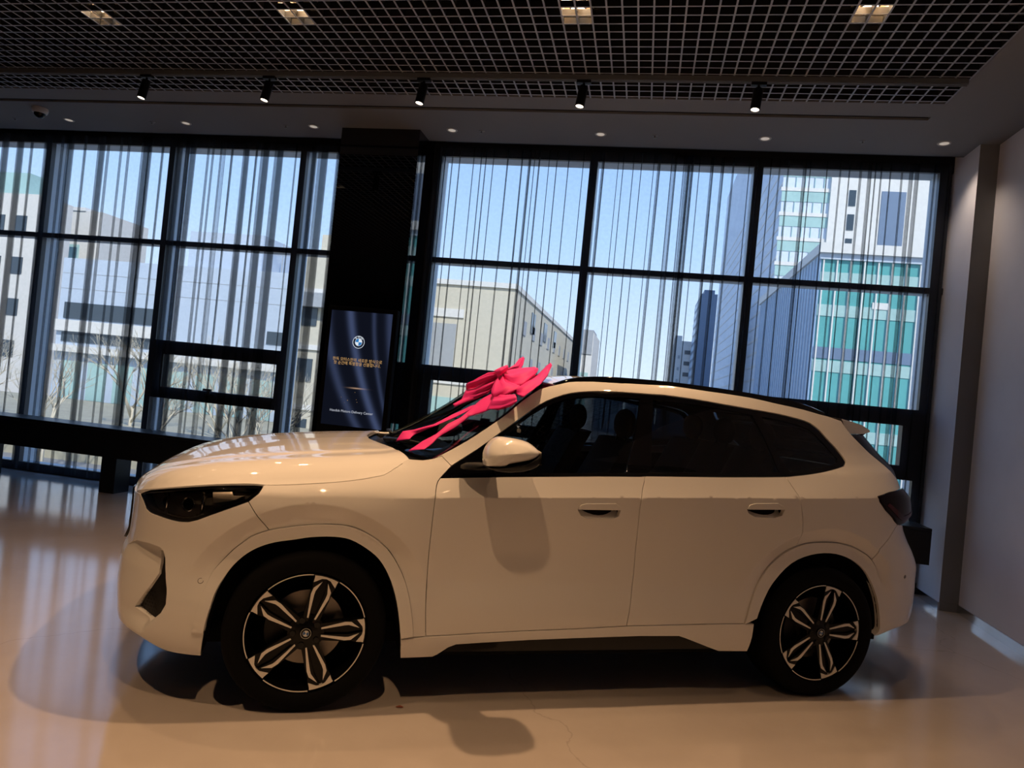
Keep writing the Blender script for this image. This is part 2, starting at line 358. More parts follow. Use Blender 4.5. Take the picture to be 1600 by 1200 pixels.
for x, lb in ((-4.262,'leftmost square warm lamp glowing above the ceiling grid'),(-2.662,'second square warm lamp from the left in the ceiling grid'),
              (-.662,'square warm lamp in the middle of the ceiling grid, third from left'),(1.138,'rightmost square warm lamp glowing above the ceiling grid')):
    grid_lamp(x, 4.480, lb, ROW1_W)
for y, ws_ in ROWS.items():
    for x, e in zip((-4.262,-2.662,-.662,1.138), ws_):
        grid_lamp(x, y, 'square warm lamp above the ceiling grid in the unseen rows, rearmost added as fill', e, inner=0)
# small round downlights in the soffit
for i, x in enumerate((-6.46,-5.015,-3.55,-2.08,-.624,.858,2.336)):
    nm = ('leftmost round downlight in the grey ceiling border, beside the dome camera','second round downlight from the left in the grey ceiling border','round ceiling downlight just left of the black column','round ceiling downlight just right of the black column',
          'round downlight above the middle of the right window','second round downlight from the right in the ceiling border','rightmost round downlight, in the corner by the right wall')[i]
    o = empty('downlight', (x,6.5,GZ)); tag(o, nm, 'ceiling lamp', 'round downlights in the grey ceiling border')
    MB().lathe([(.040,.02),(.038,-.004),(.050,-.007),(.056,0)],axis='z',n=28).build('trim_ring', M['lampring'], o, True)
    MB().lathe([(0,-.003),(.041,-.003)],axis='z',n=28).build('lamp_glass', M['lampcore'], o)
    spot(o, (0,0,-.03), (0,-.02,-4.), DOWN_W*(4. if x > 2 else 1.), 110, .9, .03, (1,.82,.66))
for i, x in enumerate((-7.16,-5.42,-3.86,-1.78,-.12,1.68)):
    nm = ('leftmost tiny sprinkler head in the grey ceiling border','tiny sprinkler head second from the left in the ceiling border','tiny sprinkler head just left of the black column','tiny sprinkler head just right of the black column',
          'tiny sprinkler head above the middle right window','rightmost tiny sprinkler head in the ceiling border')[i]
    o = empty('sprinkler', (x,6.5,GZ)); tag(o, nm, 'sprinkler', 'sprinkler heads in the grey ceiling border')
    MB().lathe([(0,-.006),(.022,-.005),(.03,0)],axis='z',n=20).build('escutcheon', M['dull'], o, True)
    s = MB().cyl((0,0,-.006),(0,0,-.022),.006,n=10); s.cyl((0,0,-.022),(0,0,-.025),.014,n=14); s.build('deflector', M['dull'], o)
o = empty('dome_camera', (-6.53,6.2,GZ)); tag(o, 'white dome security camera on the grey ceiling border at left', 'camera')
MB().lathe([(.075,0),(.078,-.02),(.070,-.05),(.052,-.056)],axis='z',n=32).build('housing', M['white_plastic'], o, True)
MB().lathe([(.055,-.05),(.050,-.075),(.032,-.098),(.0,-.106)],axis='z',n=32).build('dome', M['black_gloss'], o, True)
# ------------------------------------------------ digital signage on the column
o = empty('digital_signage', (-2.785,6.42,.97)); tag(o, 'tall black digital display with blue picture in front of the black column', 'display')
bevel(MB().box(-.365,.365,0,.085,-.97,1.20).build('casing', M['black_matte'], o), .008)
def screenm():
    m = bpy.data.materials.new('display_picture'); m.use_nodes = True; t = m.node_tree; t.nodes.clear()
    out = t.nodes.new('ShaderNodeOutputMaterial'); em = t.nodes.new('ShaderNodeEmission'); c = t.nodes.new('ShaderNodeTexCoord'); sp = t.nodes.new('ShaderNodeSeparateXYZ')
    t.links.new(c.outputs['Object'], sp.inputs[0])
    def math_(op, a, b=None, cl=False):
        n = t.nodes.new('ShaderNodeMath'); n.operation = op; n.use_clamp = cl
        for i, q in enumerate((a,b)):
            if q is None: continue
            if isinstance(q,(int,float)): n.inputs[i].default_value = q
            else: t.links.new(q, n.inputs[i])
        return n.outputs[0]
    tot = None
    # beams of light falling down the picture: x + k z curved
    for off, slope, curv, wd, amp in ((-.105,.20,.32,.04,1.),(.135,.10,.30,.022,.5),(.30,.10,.28,.04,.6),(-.36,.12,.55,.045,.6)):
        zz = math_('SUBTRACT', 1.06, sp.outputs['Z'])
        pos = math_('ADD', off, math_('ADD', math_('MULTIPLY', zz, slope), math_('MULTIPLY', math_('MULTIPLY', zz, zz), curv*.5)))
        d = math_('DIVIDE', math_('SUBTRACT', sp.outputs['X'], pos), wd)
        g = math_('MULTIPLY', math_('POWER', 2.718, math_('MULTIPLY', math_('MULTIPLY', d, d), -1.)), amp)
        tot = g if tot is None else math_('ADD', tot, g)
    # horizon flare
    fz = math_('DIVIDE', math_('SUBTRACT', sp.outputs['Z'], .40), .006); fx = math_('DIVIDE', math_('SUBTRACT', sp.outputs['X'], .02), .07)
    fl = math_('POWER', 2.718, math_('MULTIPLY', math_('ADD', math_('MULTIPLY', fz, fz), math_('MULTIPLY', fx, fx)), -1.))
    r = t.nodes.new('ShaderNodeValToRGB'); r.color_ramp.elements[0].color = (.004,.005,.010,1); r.color_ramp.elements[1].color = (.040,.055,.115,1)
    t.links.new(tot, r.inputs[0])
    mx = t.nodes.new('ShaderNodeMix'); mx.data_type = 'RGBA'; mx.blend_type = 'ADD'; mx.inputs['Factor'].default_value = 1; mx.inputs['B'].default_value = (0,0,0,1)
    cb_ = t.nodes.new('ShaderNodeMix'); cb_.data_type = 'RGBA'; cb_.inputs['A'].default_value = (0,0,0,1); cb_.inputs['B'].default_value = (.35,.22,.14,1); t.links.new(fl, cb_.inputs['Factor'])
    t.links.new(r.outputs[0], mx.inputs['A']); t.links.new(cb_.outputs['Result'], mx.inputs['B']); t.links.new(mx.outputs['Result'], em.inputs[0]); em.inputs[1].default_value = 1.
    t.links.new(em.outputs[0], out.inputs[0]); return m
M['screen'] = screenm()
scr = MB().add([(-.32,-.003,.02),(.32,-.003,.02),(.32,-.003,1.155),(-.32,-.003,1.155)],[(0,1,2,3)]).build('screen', M['screen'], o)
def text(name, body, size, loc, mat, parent, rot=(R(90),0,0), ext=.0005, width=None):
    cu_ = bpy.data.curves.new(name,'FONT'); cu_.body = body; cu_.size = size; cu_.align_x = 'CENTER'; cu_.align_y = 'CENTER'; cu_.extrude = ext
    tmp = bpy.data.objects.new(name, cu_); COL.objects.link(tmp); bpy.context.view_layer.update()
    me = bpy.data.meshes.new_from_object(tmp.evaluated_get(bpy.context.evaluated_depsgraph_get())); COL.objects.unlink(tmp); bpy.data.objects.remove(tmp)
    me.materials.clear(); me.materials.append(mat); t = bpy.data.objects.new(name, me); link(t, parent); t.location = loc; t.rotation_euler = rot; return t
M['gold_text'] = emitm('gold_text', (.45,.26,.10), 1.); M['white_text'] = emitm('white_text', (.38,.40,.46), 1.)
M['e_white'] = emitm('roundel_white', (.62,.68,.75), 1.); M['e_blue'] = emitm('roundel_blue', (.02,.16,.42), 1.); M['e_dark'] = emitm('roundel_dark', (.012,.016,.03), 1.)
def roundel(name, r, mats, parent, loc, facing='y'):
    # ring, dark band, quartered disc ; lies in local xz, faces -y
    b = MB(); n = 48
    def sector(r0, r1, a0, a1, h, mi):
        k = max(2,int(n*(a1-a0)/(2*math.pi))); V = []
        for i in range(k+1):
            a = a0+(a1-a0)*i/k; V += [(r0*math.cos(a),h,r0*math.sin(a)),(r1*math.cos(a),h,r1*math.sin(a))]
        b.add(V, [(2*i,2*i+1,2*i+3,2*i+2) for i in range(k)], mi)
    sector(.93*r,r,0,2*math.pi,-.002,0); sector(.60*r,.93*r,0,2*math.pi,-.0015,2); sector(.56*r,.60*r,0,2*math.pi,-.002,0)
    for q in range(4): sector(0.0,.56*r,q*math.pi/2,(q+1)*math.pi/2,-.002,0 if q in (0,2) else 1)
    e_ = b.build(name, mats, parent); e_.location = loc; return e_
roundel('roundel', .062, [M['e_white'],M['e_blue'],M['e_dark']], scr, (-.005,-.005,.855))
for ch, a in (('B',128),('M',90),('W',52)):
    text('roundel_letter', ch, .030, (-.005+.0475*math.cos(R(a)),-.0085,.855+.0475*math.sin(R(a))), M['e_white'], scr, (R(90),R(90-a),0), .0003)
text('korean_lines', '한독 모터스만의 새로운 방식으로\n첫 순간에 특별함을 선물합니다.', .038, (0,-.006,.655), M['gold_text'], scr)
text('centre_name', 'Handok Motors Delivery Center', .034, (-.01,-.006,.165), M['white_text'], scr)
for x_, z_, r_ in ((.01,.36,.003),(-.13,.30,.0025),(-.06,.275,.004),(.03,.29,.003),(.04,.265,.003),(-.09,.25,.002)):
    MB().add([(x_-r_,-.005,z_),(x_,-.005,z_-r_),(x_+r_,-.005,z_),(x_,-.005,z_+r_)],[(0,1,2,3)]).build('sparkle', M['gold_text'], scr)

# ================================================================== BODY SURFACE
def pchip(xs,ys):
    xs=np.array(xs,float);ys=np.array(ys,float);h=np.diff(xs);d=np.diff(ys)/h
    m=np.zeros(len(xs))
    for i in range(1,len(xs)-1):
        if d[i-1]*d[i]>0:
            w1=2*h[i]+h[i-1];w2=h[i]+2*h[i-1];m[i]=(w1+w2)/(w1/d[i-1]+w2/d[i])
    m[0]=d[0];m[-1]=d[-1]
    def f(x):
        x=np.asarray(x,float);i=np.clip(np.searchsorted(xs,x)-1,0,len(xs)-2)
        t=(x-xs[i])/h[i]
        tc=np.clip(t,0,1)
        t2=tc*tc;t3=t2*tc
        v=(2*t3-3*t2+1)*ys[i]+(t3-2*t2+tc)*h[i]*m[i]+(-2*t3+3*t2)*ys[i+1]+(t3-t2)*h[i]*m[i+1]
        return v+np.where(t<0,t*h[i]*m[0],0)+np.where(t>1,(t-1)*h[i]*m[-1],0)
    return f
def sst(a,b,x):
    t=np.clip((np.asarray(x,float)-a)/(b-a),0,1);return t*t*(3-2*t)
# section half width over height, at the middle of the car
PZ1=pchip([.15,.20,.25,.30,.335,.40,.46,.52,.60,.70,.80,.90,1.0],[.80,.862,.885,.900,.905,.907,.903,.892,.8775,.876,.8865,.899,.9085])
PZ2=pchip([1.0,1.012,1.06,1.10,1.13,1.145,1.20,1.30,1.40,1.47,1.52,1.56,1.59,1.62],[.9085,.9035,.885,.871,.860,.850,.825,.781,.735,.700,.671,.640,.600,.535])
PZS=pchip([.60,.70,.80,.88,.94,1.0,1.06,1.10,1.13,1.145,1.20,1.30,1.40,1.47,1.52,1.56,1.59,1.62],[.8775,.876,.8865,.8965,.900,.8965,.8835,.871,.860,.850,.825,.781,.735,.700,.671,.640,.600,.535])
_PZS=PZS
def PZS(z): return np.where(z<.7,PZ1(z),_PZS(z))
def PZ(z): return np.where(z<1.0,PZ1(z),PZ2(z))
XSF,XSR=-.18,2.80
def unit(L,W,n):
    th=np.linspace(0,np.pi/2,1500)
    qx=np.sin(th)**(2/n);qy=np.cos(th)**(2/n)
    s=np.concatenate([[0],np.cumsum(np.hypot(np.diff(qx)*L,np.diff(qy)*W))])
    return s,qx,qy
UF=unit(.68,.9,2.9);UR=unit(.72,.88,3.2)
TF,TR=UF[0][-1],UR[0][-1]
KZF=[.15,.21,.26,.30,.36,.45,.55,.65,.72,.80,.87,.93,1.02]
KXF=[-0.7863, -0.8407, -0.8717, -0.8818, -0.8885, -0.8957, -0.8963, -0.8672, -0.8623, -0.8606, -0.8606, -0.8486, -0.8306]
KZR=[.2,.30,.37,.45,.55,.66,.75,.85,.93,1.0,1.08,1.15,1.25,1.35,1.45,1.6]
KXR=[3.2946, 3.3746, 3.6394, 3.6651, 3.6868, 3.6983, 3.652, 3.564, 3.5095, 3.5523, 3.5255, 3.4523, 3.4668, 3.3673, 3.2437, 3.1237]
def remake():
    global XF,XR
    XF=pchip(KZF,KXF);XR=pchip(KZR,KXR)
remake()
AX=2.692
def half(x,z,crease=True):
    zn=z-(.052*(x-1.2)+.004)*sst(.45,1.0,z)
    k=sst(.15,.55,x)
    y=PZ(zn)*k+PZS(zn)*(1-k)
    y=y-.006*((x-1.3)/1.5)**2
    # greenhouse narrows to the windscreen and to the tailgate
    g=sst(1.0,1.25,zn)
    y=y-g*(.075*np.clip((1.25-x)/.9,0,1.5)**2+.05*np.clip((x-2.0)/1.0,0,2)**2)
    # wheel arch flares
    for xc,k in ((0.,1.),(AX,1.)):
        dx=x-xc;dz=z-.36;r=np.hypot(dx,dz);ph=np.arctan2(dz,np.abs(dx)+1e-9)
        up=sst(.1,.9,ph)
        side=np.where(dz<0,1.,1.)
        bul=np.where(r>.556,.036*sst(.95,.48,r),.036*sst(.95,.48,.556)-np.clip(.556-r,0,.075)*.52)
        y=y+k*up*bul
        y=y+k*.006*sst(.60,.44,r)*sst(-.3,.0,dz)*(1-up)
    return y
def surf(u,z,off=0.):
    u=np.asarray(u,float);z=np.asarray(z,float)
    u,z=np.broadcast_arrays(u,z)
    sf=np.clip(XSF-u,0,TF);sr=np.clip(u-XSR,0,TR)
    fx=np.interp(sf,UF[0],UF[1]);fy=np.interp(sf,UF[0],UF[2])
    rx=np.interp(sr,UR[0],UR[1]);ry=np.interp(sr,UR[0],UR[2])
    Lf=XSF-XF(z);Lr=XR(z)-XSR
    x=np.where(u<XSF,XSF-Lf*fx,np.where(u>XSR,XSR+Lr*rx,u))
    h=half(x,z)
    y=-h*np.where(u<XSF,fy,np.where(u>XSR,ry,1.))
    p=np.stack([x,y,z],-1)
    if np.any(np.asarray(off)!=0): p=p+np.asarray(off)[...,None]*normal(u,z)
    return p
def normal(u,z,e=2e-3):
    a=surf(u+e,z)-surf(u-e,z);b=surf(u,z+e)-surf(u,z-e)
    n=np.cross(a,b);return n/np.linalg.norm(n,axis=-1,keepdims=True)

CURVES = {
 'hoodline': [(-0.956,0.866),(-0.771,0.906),(-0.642,0.933),(-0.542,0.952),(-0.452,0.966),(-0.366,0.976),(-0.279,0.982),(-0.239,0.981),(-0.191,0.983),(-0.039,0.998),(0.091,1.014),(0.166,1.027),(0.231,1.041),(0.274,1.052),(0.313,1.076),(0.355,1.103)],
 'cowl': [(0.361,1.113),(0.385,1.126),(0.405,1.125),(0.453,1.126),(0.492,1.134),(0.521,1.143),(0.541,1.151)],
 'hl': [(-0.871,0.871),(-0.768,0.901),(-0.639,0.929),(-0.540,0.947),(-0.451,0.961),(-0.364,0.970),(-0.278,0.978),(-0.234,0.977),(-0.254,0.948),(-0.291,0.912),(-0.346,0.886),(-0.427,0.848),(-0.490,0.817),(-0.530,0.803),(-0.569,0.796),(-0.611,0.800),(-0.684,0.805),(-0.744,0.808),(-0.782,0.817),(-0.822,0.847)],
 'bumpfender': [(-0.293,0.912),(-0.247,0.852),(-0.200,0.787)],
 'archo_f': [(-0.406,0.347),(-0.453,0.346),(-0.443,0.398),(-0.433,0.472),(-0.425,0.506),(-0.410,0.554),(-0.396,0.603),(-0.370,0.645),(-0.334,0.692),(-0.296,0.728),(-0.265,0.755),(-0.196,0.786),(-0.093,0.808),(-0.027,0.818),(0.041,0.823),(0.109,0.822),(0.180,0.808),(0.254,0.771),(0.317,0.722),(0.366,0.661),(0.410,0.582),(0.440,0.491),(0.464,0.377),(0.469,0.336)],
 'archi_f': [(-0.421,0.236),(-0.414,0.278),(-0.408,0.325),(-0.402,0.384),(-0.389,0.450),(-0.374,0.518),(-0.352,0.570),(-0.322,0.630),(-0.275,0.681),(-0.227,0.713),(-0.166,0.736),(-0.087,0.751),(-0.021,0.764),(0.080,0.770),(0.150,0.760),(0.224,0.722),(0.286,0.673),(0.336,0.602),(0.372,0.518),(0.394,0.435),(0.414,0.326),(0.429,0.227)],
 'fdoor': [(0.532,1.055),(0.520,1.039),(0.512,1.013),(0.508,0.964),(0.506,0.779),(0.512,0.592),(0.517,0.449),(0.529,0.334)],
 'apseam': [(0.540,1.150),(0.585,1.110)],
 'sill': [(0.416,0.322),(0.529,0.334),(0.633,0.339),(0.784,0.348),(1.018,0.360),(1.263,0.369),(1.534,0.384),(1.893,0.392),(2.259,0.401)],
 'dsplit': [(1.575,1.128),(1.545,1.024),(1.550,0.829),(1.557,0.635),(1.544,0.494),(1.530,0.384)],
 'rdoor': [(2.406,1.175),(2.434,1.128),(2.462,1.078),(2.481,1.016),(2.496,0.948),(2.503,0.870),(2.506,0.810)],
 'archo_r': [(2.200,0.398),(2.225,0.479),(2.262,0.560),(2.305,0.636),(2.365,0.715),(2.438,0.777),(2.507,0.807),(2.580,0.825),(2.667,0.833),(2.771,0.833),(2.858,0.819),(2.921,0.792),(2.969,0.759),(3.001,0.712),(3.023,0.649),(3.042,0.555),(3.055,0.464),(3.076,0.370)],
 'archi_r': [(2.250,0.247),(2.262,0.397),(2.293,0.484),(2.378,0.608),(2.487,0.714),(2.605,0.762),(2.729,0.775),(2.838,0.755),(2.921,0.705),(2.975,0.631),(3.010,0.539),(3.030,0.421),(3.128,0.321)],
 'skirtbot': [(0.425,0.227),(0.573,0.231),(0.594,0.241),(0.640,0.280),(0.676,0.294),(0.789,0.302),(1.024,0.315),(1.268,0.324),(1.610,0.333),(1.826,0.333),(1.869,0.320),(2.079,0.247),(2.250,0.247)],
 'dlo': [(0.532,1.055),(0.585,1.110),(0.709,1.191),(0.811,1.270),(0.917,1.351),(0.989,1.406),(1.063,1.453),(1.163,1.496),(1.230,1.514),(1.333,1.530),(1.470,1.540),(1.609,1.544),(1.750,1.549),(1.760,1.548),(1.921,1.543),(2.086,1.532),(2.256,1.521),(2.432,1.510),(2.566,1.494),(2.656,1.475),(2.713,1.438),(2.773,1.375),(2.839,1.312),(2.855,1.277),(2.830,1.254),(2.720,1.227),(2.568,1.198),(2.432,1.178),(2.261,1.165),(2.012,1.150),(1.544,1.124),(1.335,1.113),(0.856,1.081)],
 'bp_f': [(1.617,1.519),(1.553,1.354),(1.475,1.138)],
 'bp_r': [(1.683,1.532),(1.647,1.392),(1.601,1.145)],
 'qdiv': [(2.290,1.502),(2.330,1.388),(2.374,1.270),(2.392,1.188)],
 'apout': [(0.511,1.138),(0.659,1.228),(0.760,1.300),(0.866,1.380),(0.812,1.351),(0.938,1.448),(1.037,1.514),(1.138,1.548),(1.208,1.568),(1.277,1.577),(1.488,1.596),(1.630,1.603),(1.772,1.607),(1.779,1.603),(2.021,1.596),(2.275,1.586),(2.449,1.568),(2.631,1.549),(2.741,1.531)],
 'roofrear': [(2.745,1.533),(2.968,1.506),(2.989,1.475),(3.025,1.436)],
 'hatch': [(3.023,1.434),(3.116,1.351),(3.181,1.280),(3.278,1.226),(3.375,1.194)],
 'taill': [(3.307,1.143),(3.120,1.129),(2.995,1.105),(3.004,1.066),(2.989,1.073),(3.045,1.031),(3.141,0.970),(3.203,0.945),(3.245,0.970),(3.307,0.979)],
 'rbump': [(3.175,0.924),(3.017,0.814),(2.978,0.763)],
 'hand_f': [(1.210,0.948),(1.224,0.972),(1.248,0.981),(1.409,0.989),(1.433,0.974),(1.442,0.955),(1.436,0.922),(1.404,0.907),(1.268,0.903),(1.232,0.917)],
 'hand_r': [(2.154,0.994),(2.167,1.020),(2.199,1.030),(2.332,1.038),(2.372,1.019),(2.381,1.006),(2.368,0.972),(2.321,0.957),(2.207,0.955),(2.168,0.973)],
 'sens_f': [(-0.439,0.556)],
 'sens_r': [(3.207,0.645)],
 'ridge': [(-1.073,0.610),(-0.869,0.661),(-0.742,0.675),(-0.669,0.673),(-0.636,0.661),(-0.617,0.631),(-0.590,0.568),(-0.570,0.442),(-0.580,0.392),(-0.640,0.337),(-0.694,0.284),(-0.787,0.284),(-0.904,0.275)],
 'vent': [(-0.667,0.659),(-0.633,0.651),(-0.594,0.567),(-0.574,0.446),(-0.583,0.405),(-0.640,0.345),(-0.757,0.385),(-0.657,0.517),(-0.629,0.557)],
 'blade': [(-0.984,0.318),(-0.757,0.380),(-0.643,0.343),(-0.696,0.296),(-0.821,0.302),(-0.938,0.294)],
 'crease': [(0.537,0.968),(0.750,0.981),(1.196,1.007),(1.536,1.024),(1.896,1.041),(2.427,1.066),(2.797,1.080),(2.977,1.081)],
 'bumpbot': [(-0.929,0.288),(-0.846,0.291),(-0.706,0.280),(-0.606,0.249),(-0.569,0.239),(-0.503,0.237),(-0.421,0.238)],
 'rbot': [(3.125,0.321),(3.128,0.334),(3.158,0.363)],
 'fencrease': [(-0.390,0.718),(-0.319,0.797),(-0.227,0.843),(-0.099,0.880),(0.033,0.894),(0.135,0.895),(0.206,0.886),(0.279,0.860)],
}
BOW = [
 ('loop',[(0.892,-0.380,1.586),(0.835,-0.350,1.573),(0.770,-0.300,1.525),(0.740,-0.260,1.502),(0.745,-0.250,1.489)],
   [(0.875,-0.420,1.561),(0.839,-0.390,1.531),(0.799,-0.340,1.506),(0.762,-0.290,1.492),(0.747,-0.260,1.486)],0.030,1),
 ('loop',[(0.887,-0.380,1.573),(0.831,-0.350,1.530),(0.783,-0.300,1.486),(0.741,-0.260,1.470),(0.731,-0.260,1.439)],
   [(0.856,-0.440,1.501),(0.819,-0.425,1.467),(0.778,-0.385,1.438),(0.737,-0.340,1.413),(0.706,-0.320,1.403)],0.030,1),
 ('loop',[(0.899,-0.360,1.592),(0.960,-0.300,1.611),(1.012,-0.240,1.640),(1.051,-0.190,1.680),(1.081,-0.160,1.697)],
   [(0.916,-0.400,1.589),(0.975,-0.330,1.607),(1.036,-0.280,1.617),(1.070,-0.220,1.647),(1.087,-0.180,1.688)],0.025,1),
 ('loop',[(0.903,-0.380,1.588),(0.964,-0.370,1.607),(1.039,-0.360,1.624),(1.097,-0.350,1.637),(1.119,-0.360,1.630)],
   [(0.885,-0.460,1.560),(0.909,-0.565,1.508),(0.954,-0.614,1.526),(1.037,-0.528,1.576),(1.104,-0.400,1.616)],0.045,1),
 ('loop',[(0.922,-0.549,1.518),(1.003,-0.497,1.568),(1.100,-0.400,1.589),(1.160,-0.370,1.650),(1.189,-0.350,1.670)],
   [(0.908,-0.715,1.475),(0.920,-0.780,1.465),(0.988,-0.752,1.520),(1.113,-0.540,1.583),(1.161,-0.460,1.654)],0.035,1),
 ('loop',[(0.893,-0.400,1.578),(0.843,-0.480,1.522),(0.816,-0.540,1.482),(0.811,-0.570,1.462),(0.823,-0.590,1.441)],
   [(0.897,-0.410,1.574),(0.913,-0.510,1.533),(0.940,-0.636,1.513),(0.896,-0.651,1.480),(0.836,-0.620,1.445)],0.030,1),
 ('loop',[(0.841,-0.540,1.476),(0.865,-0.631,1.464),(0.893,-0.710,1.473),(0.893,-0.750,1.464)],
   [(0.769,-0.661,1.384),(0.814,-0.739,1.396),(0.863,-0.788,1.424),(0.887,-0.790,1.441)],0.040,1),
 ('tail',[(0.859,-0.470,1.476),(0.799,-0.444,1.435),(0.743,-0.480,1.389),(0.703,-0.528,1.346)],
   [(0.810,-0.658,1.395),(0.762,-0.630,1.367),(0.722,-0.593,1.347),(0.693,-0.578,1.332)],0.020,0),
 ('tail',[(0.739,-0.500,1.385),(0.664,-0.560,1.328),(0.593,-0.600,1.292),(0.533,-0.630,1.237),(0.465,-0.650,1.199),(0.398,-0.670,1.149)],
   [(0.713,-0.580,1.343),(0.692,-0.583,1.330),(0.624,-0.620,1.276),(0.546,-0.650,1.227),(0.507,-0.689,1.194),(0.469,-0.711,1.166)],0.006,0),
 ('tail',[(0.801,-0.515,1.421),(0.736,-0.436,1.386),(0.653,-0.400,1.334),(0.555,-0.400,1.271),(0.460,-0.380,1.235),(0.403,-0.360,1.220),(0.371,-0.367,1.164)],
   [(0.783,-0.528,1.403),(0.729,-0.495,1.372),(0.651,-0.462,1.321),(0.566,-0.441,1.270),(0.500,-0.400,1.232),(0.460,-0.395,1.209),(0.431,-0.442,1.188)],0.006,0),
 ('tail',[(0.866,-0.400,1.501),(0.798,-0.360,1.467),(0.722,-0.320,1.424),(0.667,-0.300,1.384)],
   [(0.824,-0.440,1.463),(0.791,-0.400,1.443),(0.733,-0.360,1.409),(0.672,-0.330,1.371)],0.010,0),
 ('knot',[(0.851,-0.400,1.587),(0.874,-0.430,1.606),(0.918,-0.410,1.628)],
   [(0.864,-0.440,1.553),(0.878,-0.480,1.570),(0.924,-0.440,1.604)],0.030,0),
]
# ================================================================== CAR
CAR = empty('car', (-1.74688, 3.64455, 0.), .46494)
tag(CAR, 'white compact SUV with black alloy wheels parked side-on under a pink bow', 'car')
def dedupe(P, eps=1e-4):
    out = [P[0]]
    for p in P[1:]:
        if math.hypot(p[0]-out[-1][0], p[1]-out[-1][1]) > eps: out.append(p)
    if math.hypot(out[0][0]-out[-1][0], out[0][1]-out[-1][1]) < eps: out.pop()
    return out
def sm(P, n=4):
    """Catmull-Rom through the points of an open curve"""
    P = [np.array(p,float) for p in P]; out = []
    for i in range(len(P)-1):
        p0 = P[i-1] if i else 2*P[0]-P[1]; p1 = P[i]; p2 = P[i+1]; p3 = P[i+2] if i+2 < len(P) else 2*P[-1]-P[-2]
        t0=0.;t1=t0+max(1e-4,np.linalg.norm(p1-p0))**.5;t2=t1+max(1e-4,np.linalg.norm(p2-p1))**.5;t3=t2+max(1e-4,np.linalg.norm(p3-p2))**.5
        for k in range(n):
            t=t1+(t2-t1)*k/n
            a1=(t1-t)/(t1-t0)*p0+(t-t0)/(t1-t0)*p1;a2=(t2-t)/(t2-t1)*p1+(t-t1)/(t2-t1)*p2;a3=(t3-t)/(t3-t2)*p2+(t-t2)/(t3-t2)*p3
            b1=(t2-t)/(t2-t0)*a1+(t-t0)/(t2-t0)*a2;b2=(t3-t)/(t3-t1)*a2+(t-t1)/(t3-t1)*a3
            out.append(tuple((t2-t)/(t2-t1)*b1+(t-t1)/(t2-t1)*b2))
    out.append(tuple(P[-1])); return out
def area(P): return .5*sum(P[i-1][0]*P[i][1]-P[i][0]*P[i-1][1] for i in range(len(P)))
def inset(P, d):
    """move a polygon's outline d inwards (negative: outwards)"""
    s = 1 if area(P) > 0 else -1; n = len(P); out = []
    for i in range(n):
        a = np.array(P[i-1]); b = np.array(P[i]); c = np.array(P[(i+1)%n])
        e1 = (b-a)/max(1e-9,np.linalg.norm(b-a)); e2 = (c-b)/max(1e-9,np.linalg.norm(c-b))
        n1 = np.array([-e1[1],e1[0]])*s; n2 = np.array([-e2[1],e2[0]])*s; m = n1+n2; L = m@m
        m = n1 if L < 1e-6 else m*min(2./L, 1.6)
        out.append(tuple(b+m*d))
    return out
def resample(P, res):
    out = []; n = len(P)
    for i in range(n):
        a = np.array(P[i],float); b = np.array(P[(i+1)%n],float); k = max(1,int(math.ceil(np.linalg.norm(b-a)/res)))
        out += [tuple(a+(b-a)*j/k) for j in range(k)]
    return out
def pip(pts, P):
    pts = np.asarray(pts); x, y = pts[:,0], pts[:,1]; c = np.zeros(len(pts), bool); P = np.asarray(P); n = len(P)
    for i in range(n):
        x1,y1 = P[i-1]; x2,y2 = P[i]
        if y1 == y2: continue
        m = ((y1 > y) != (y2 > y)) & (x < (x2-x1)*(y-y1)/(y2-y1)+x1); c ^= m
    return c
def dist_edges(pts, P):
    pts = np.asarray(pts); P = np.asarray(P); d = np.full(len(pts), 9.)
    for i in range(len(P)):
        a = P[i-1]; b = P[i]; ab = b-a; L = ab@ab+1e-12
        t = np.clip(((pts-a)@ab)/L,0,1); d = np.minimum(d, np.linalg.norm(pts-(a+t[:,None]*ab),axis=1))
    return d
CREASE = [(x_, 1.004+.052*(x_-1.2)) for x_ in np.arange(-.1,3.2,.025)]
def tri_fill(outer, holes, res, extra=()):
    loops = [outer]+list(holes); V = []; E = []
    for L in loops:
        b = len(V); V += list(L); E += [(b+i, b+(i+1)%len(L)) for i in range(len(L))]
    O = np.array(outer); x0,y0 = O.min(0); x1,y1 = O.max(0)
    gx = np.arange(x0, x1+res, res); gy = np.arange(y0, y1+res, res*.87)
    G = np.array([(a+(.5*res if j%2 else 0), b) for j, b in enumerate(gy) for a in gx])
    if len(extra): G = np.concatenate([G[np.min(np.linalg.norm(G[:,None,:]-np.array(extra)[None,:,:],axis=2),axis=1) > res*.35], np.array(extra)])
    if len(G):
        ins = pip(G, outer)
        for h in holes: ins &= ~pip(G, h)
        G = G[ins]
    for L in loops:
        if len(G): G = G[dist_edges(G, L) > res*.38]
    V2 = V+[tuple(g) for g in G]
    r = delaunay_2d_cdt([Vector(v) for v in V2], E, [], 0, 1e-6)
    P = [tuple(v) for v in r[0]]; T = [tuple(f) for f in r[2]]
    C = np.array([np.mean([P[i] for i in f],axis=0) for f in T]); ins = pip(C, outer)
    for h in holes: ins &= ~pip(C, h)
    T = [t for t, k in zip(T, ins) if k]
    return P, T
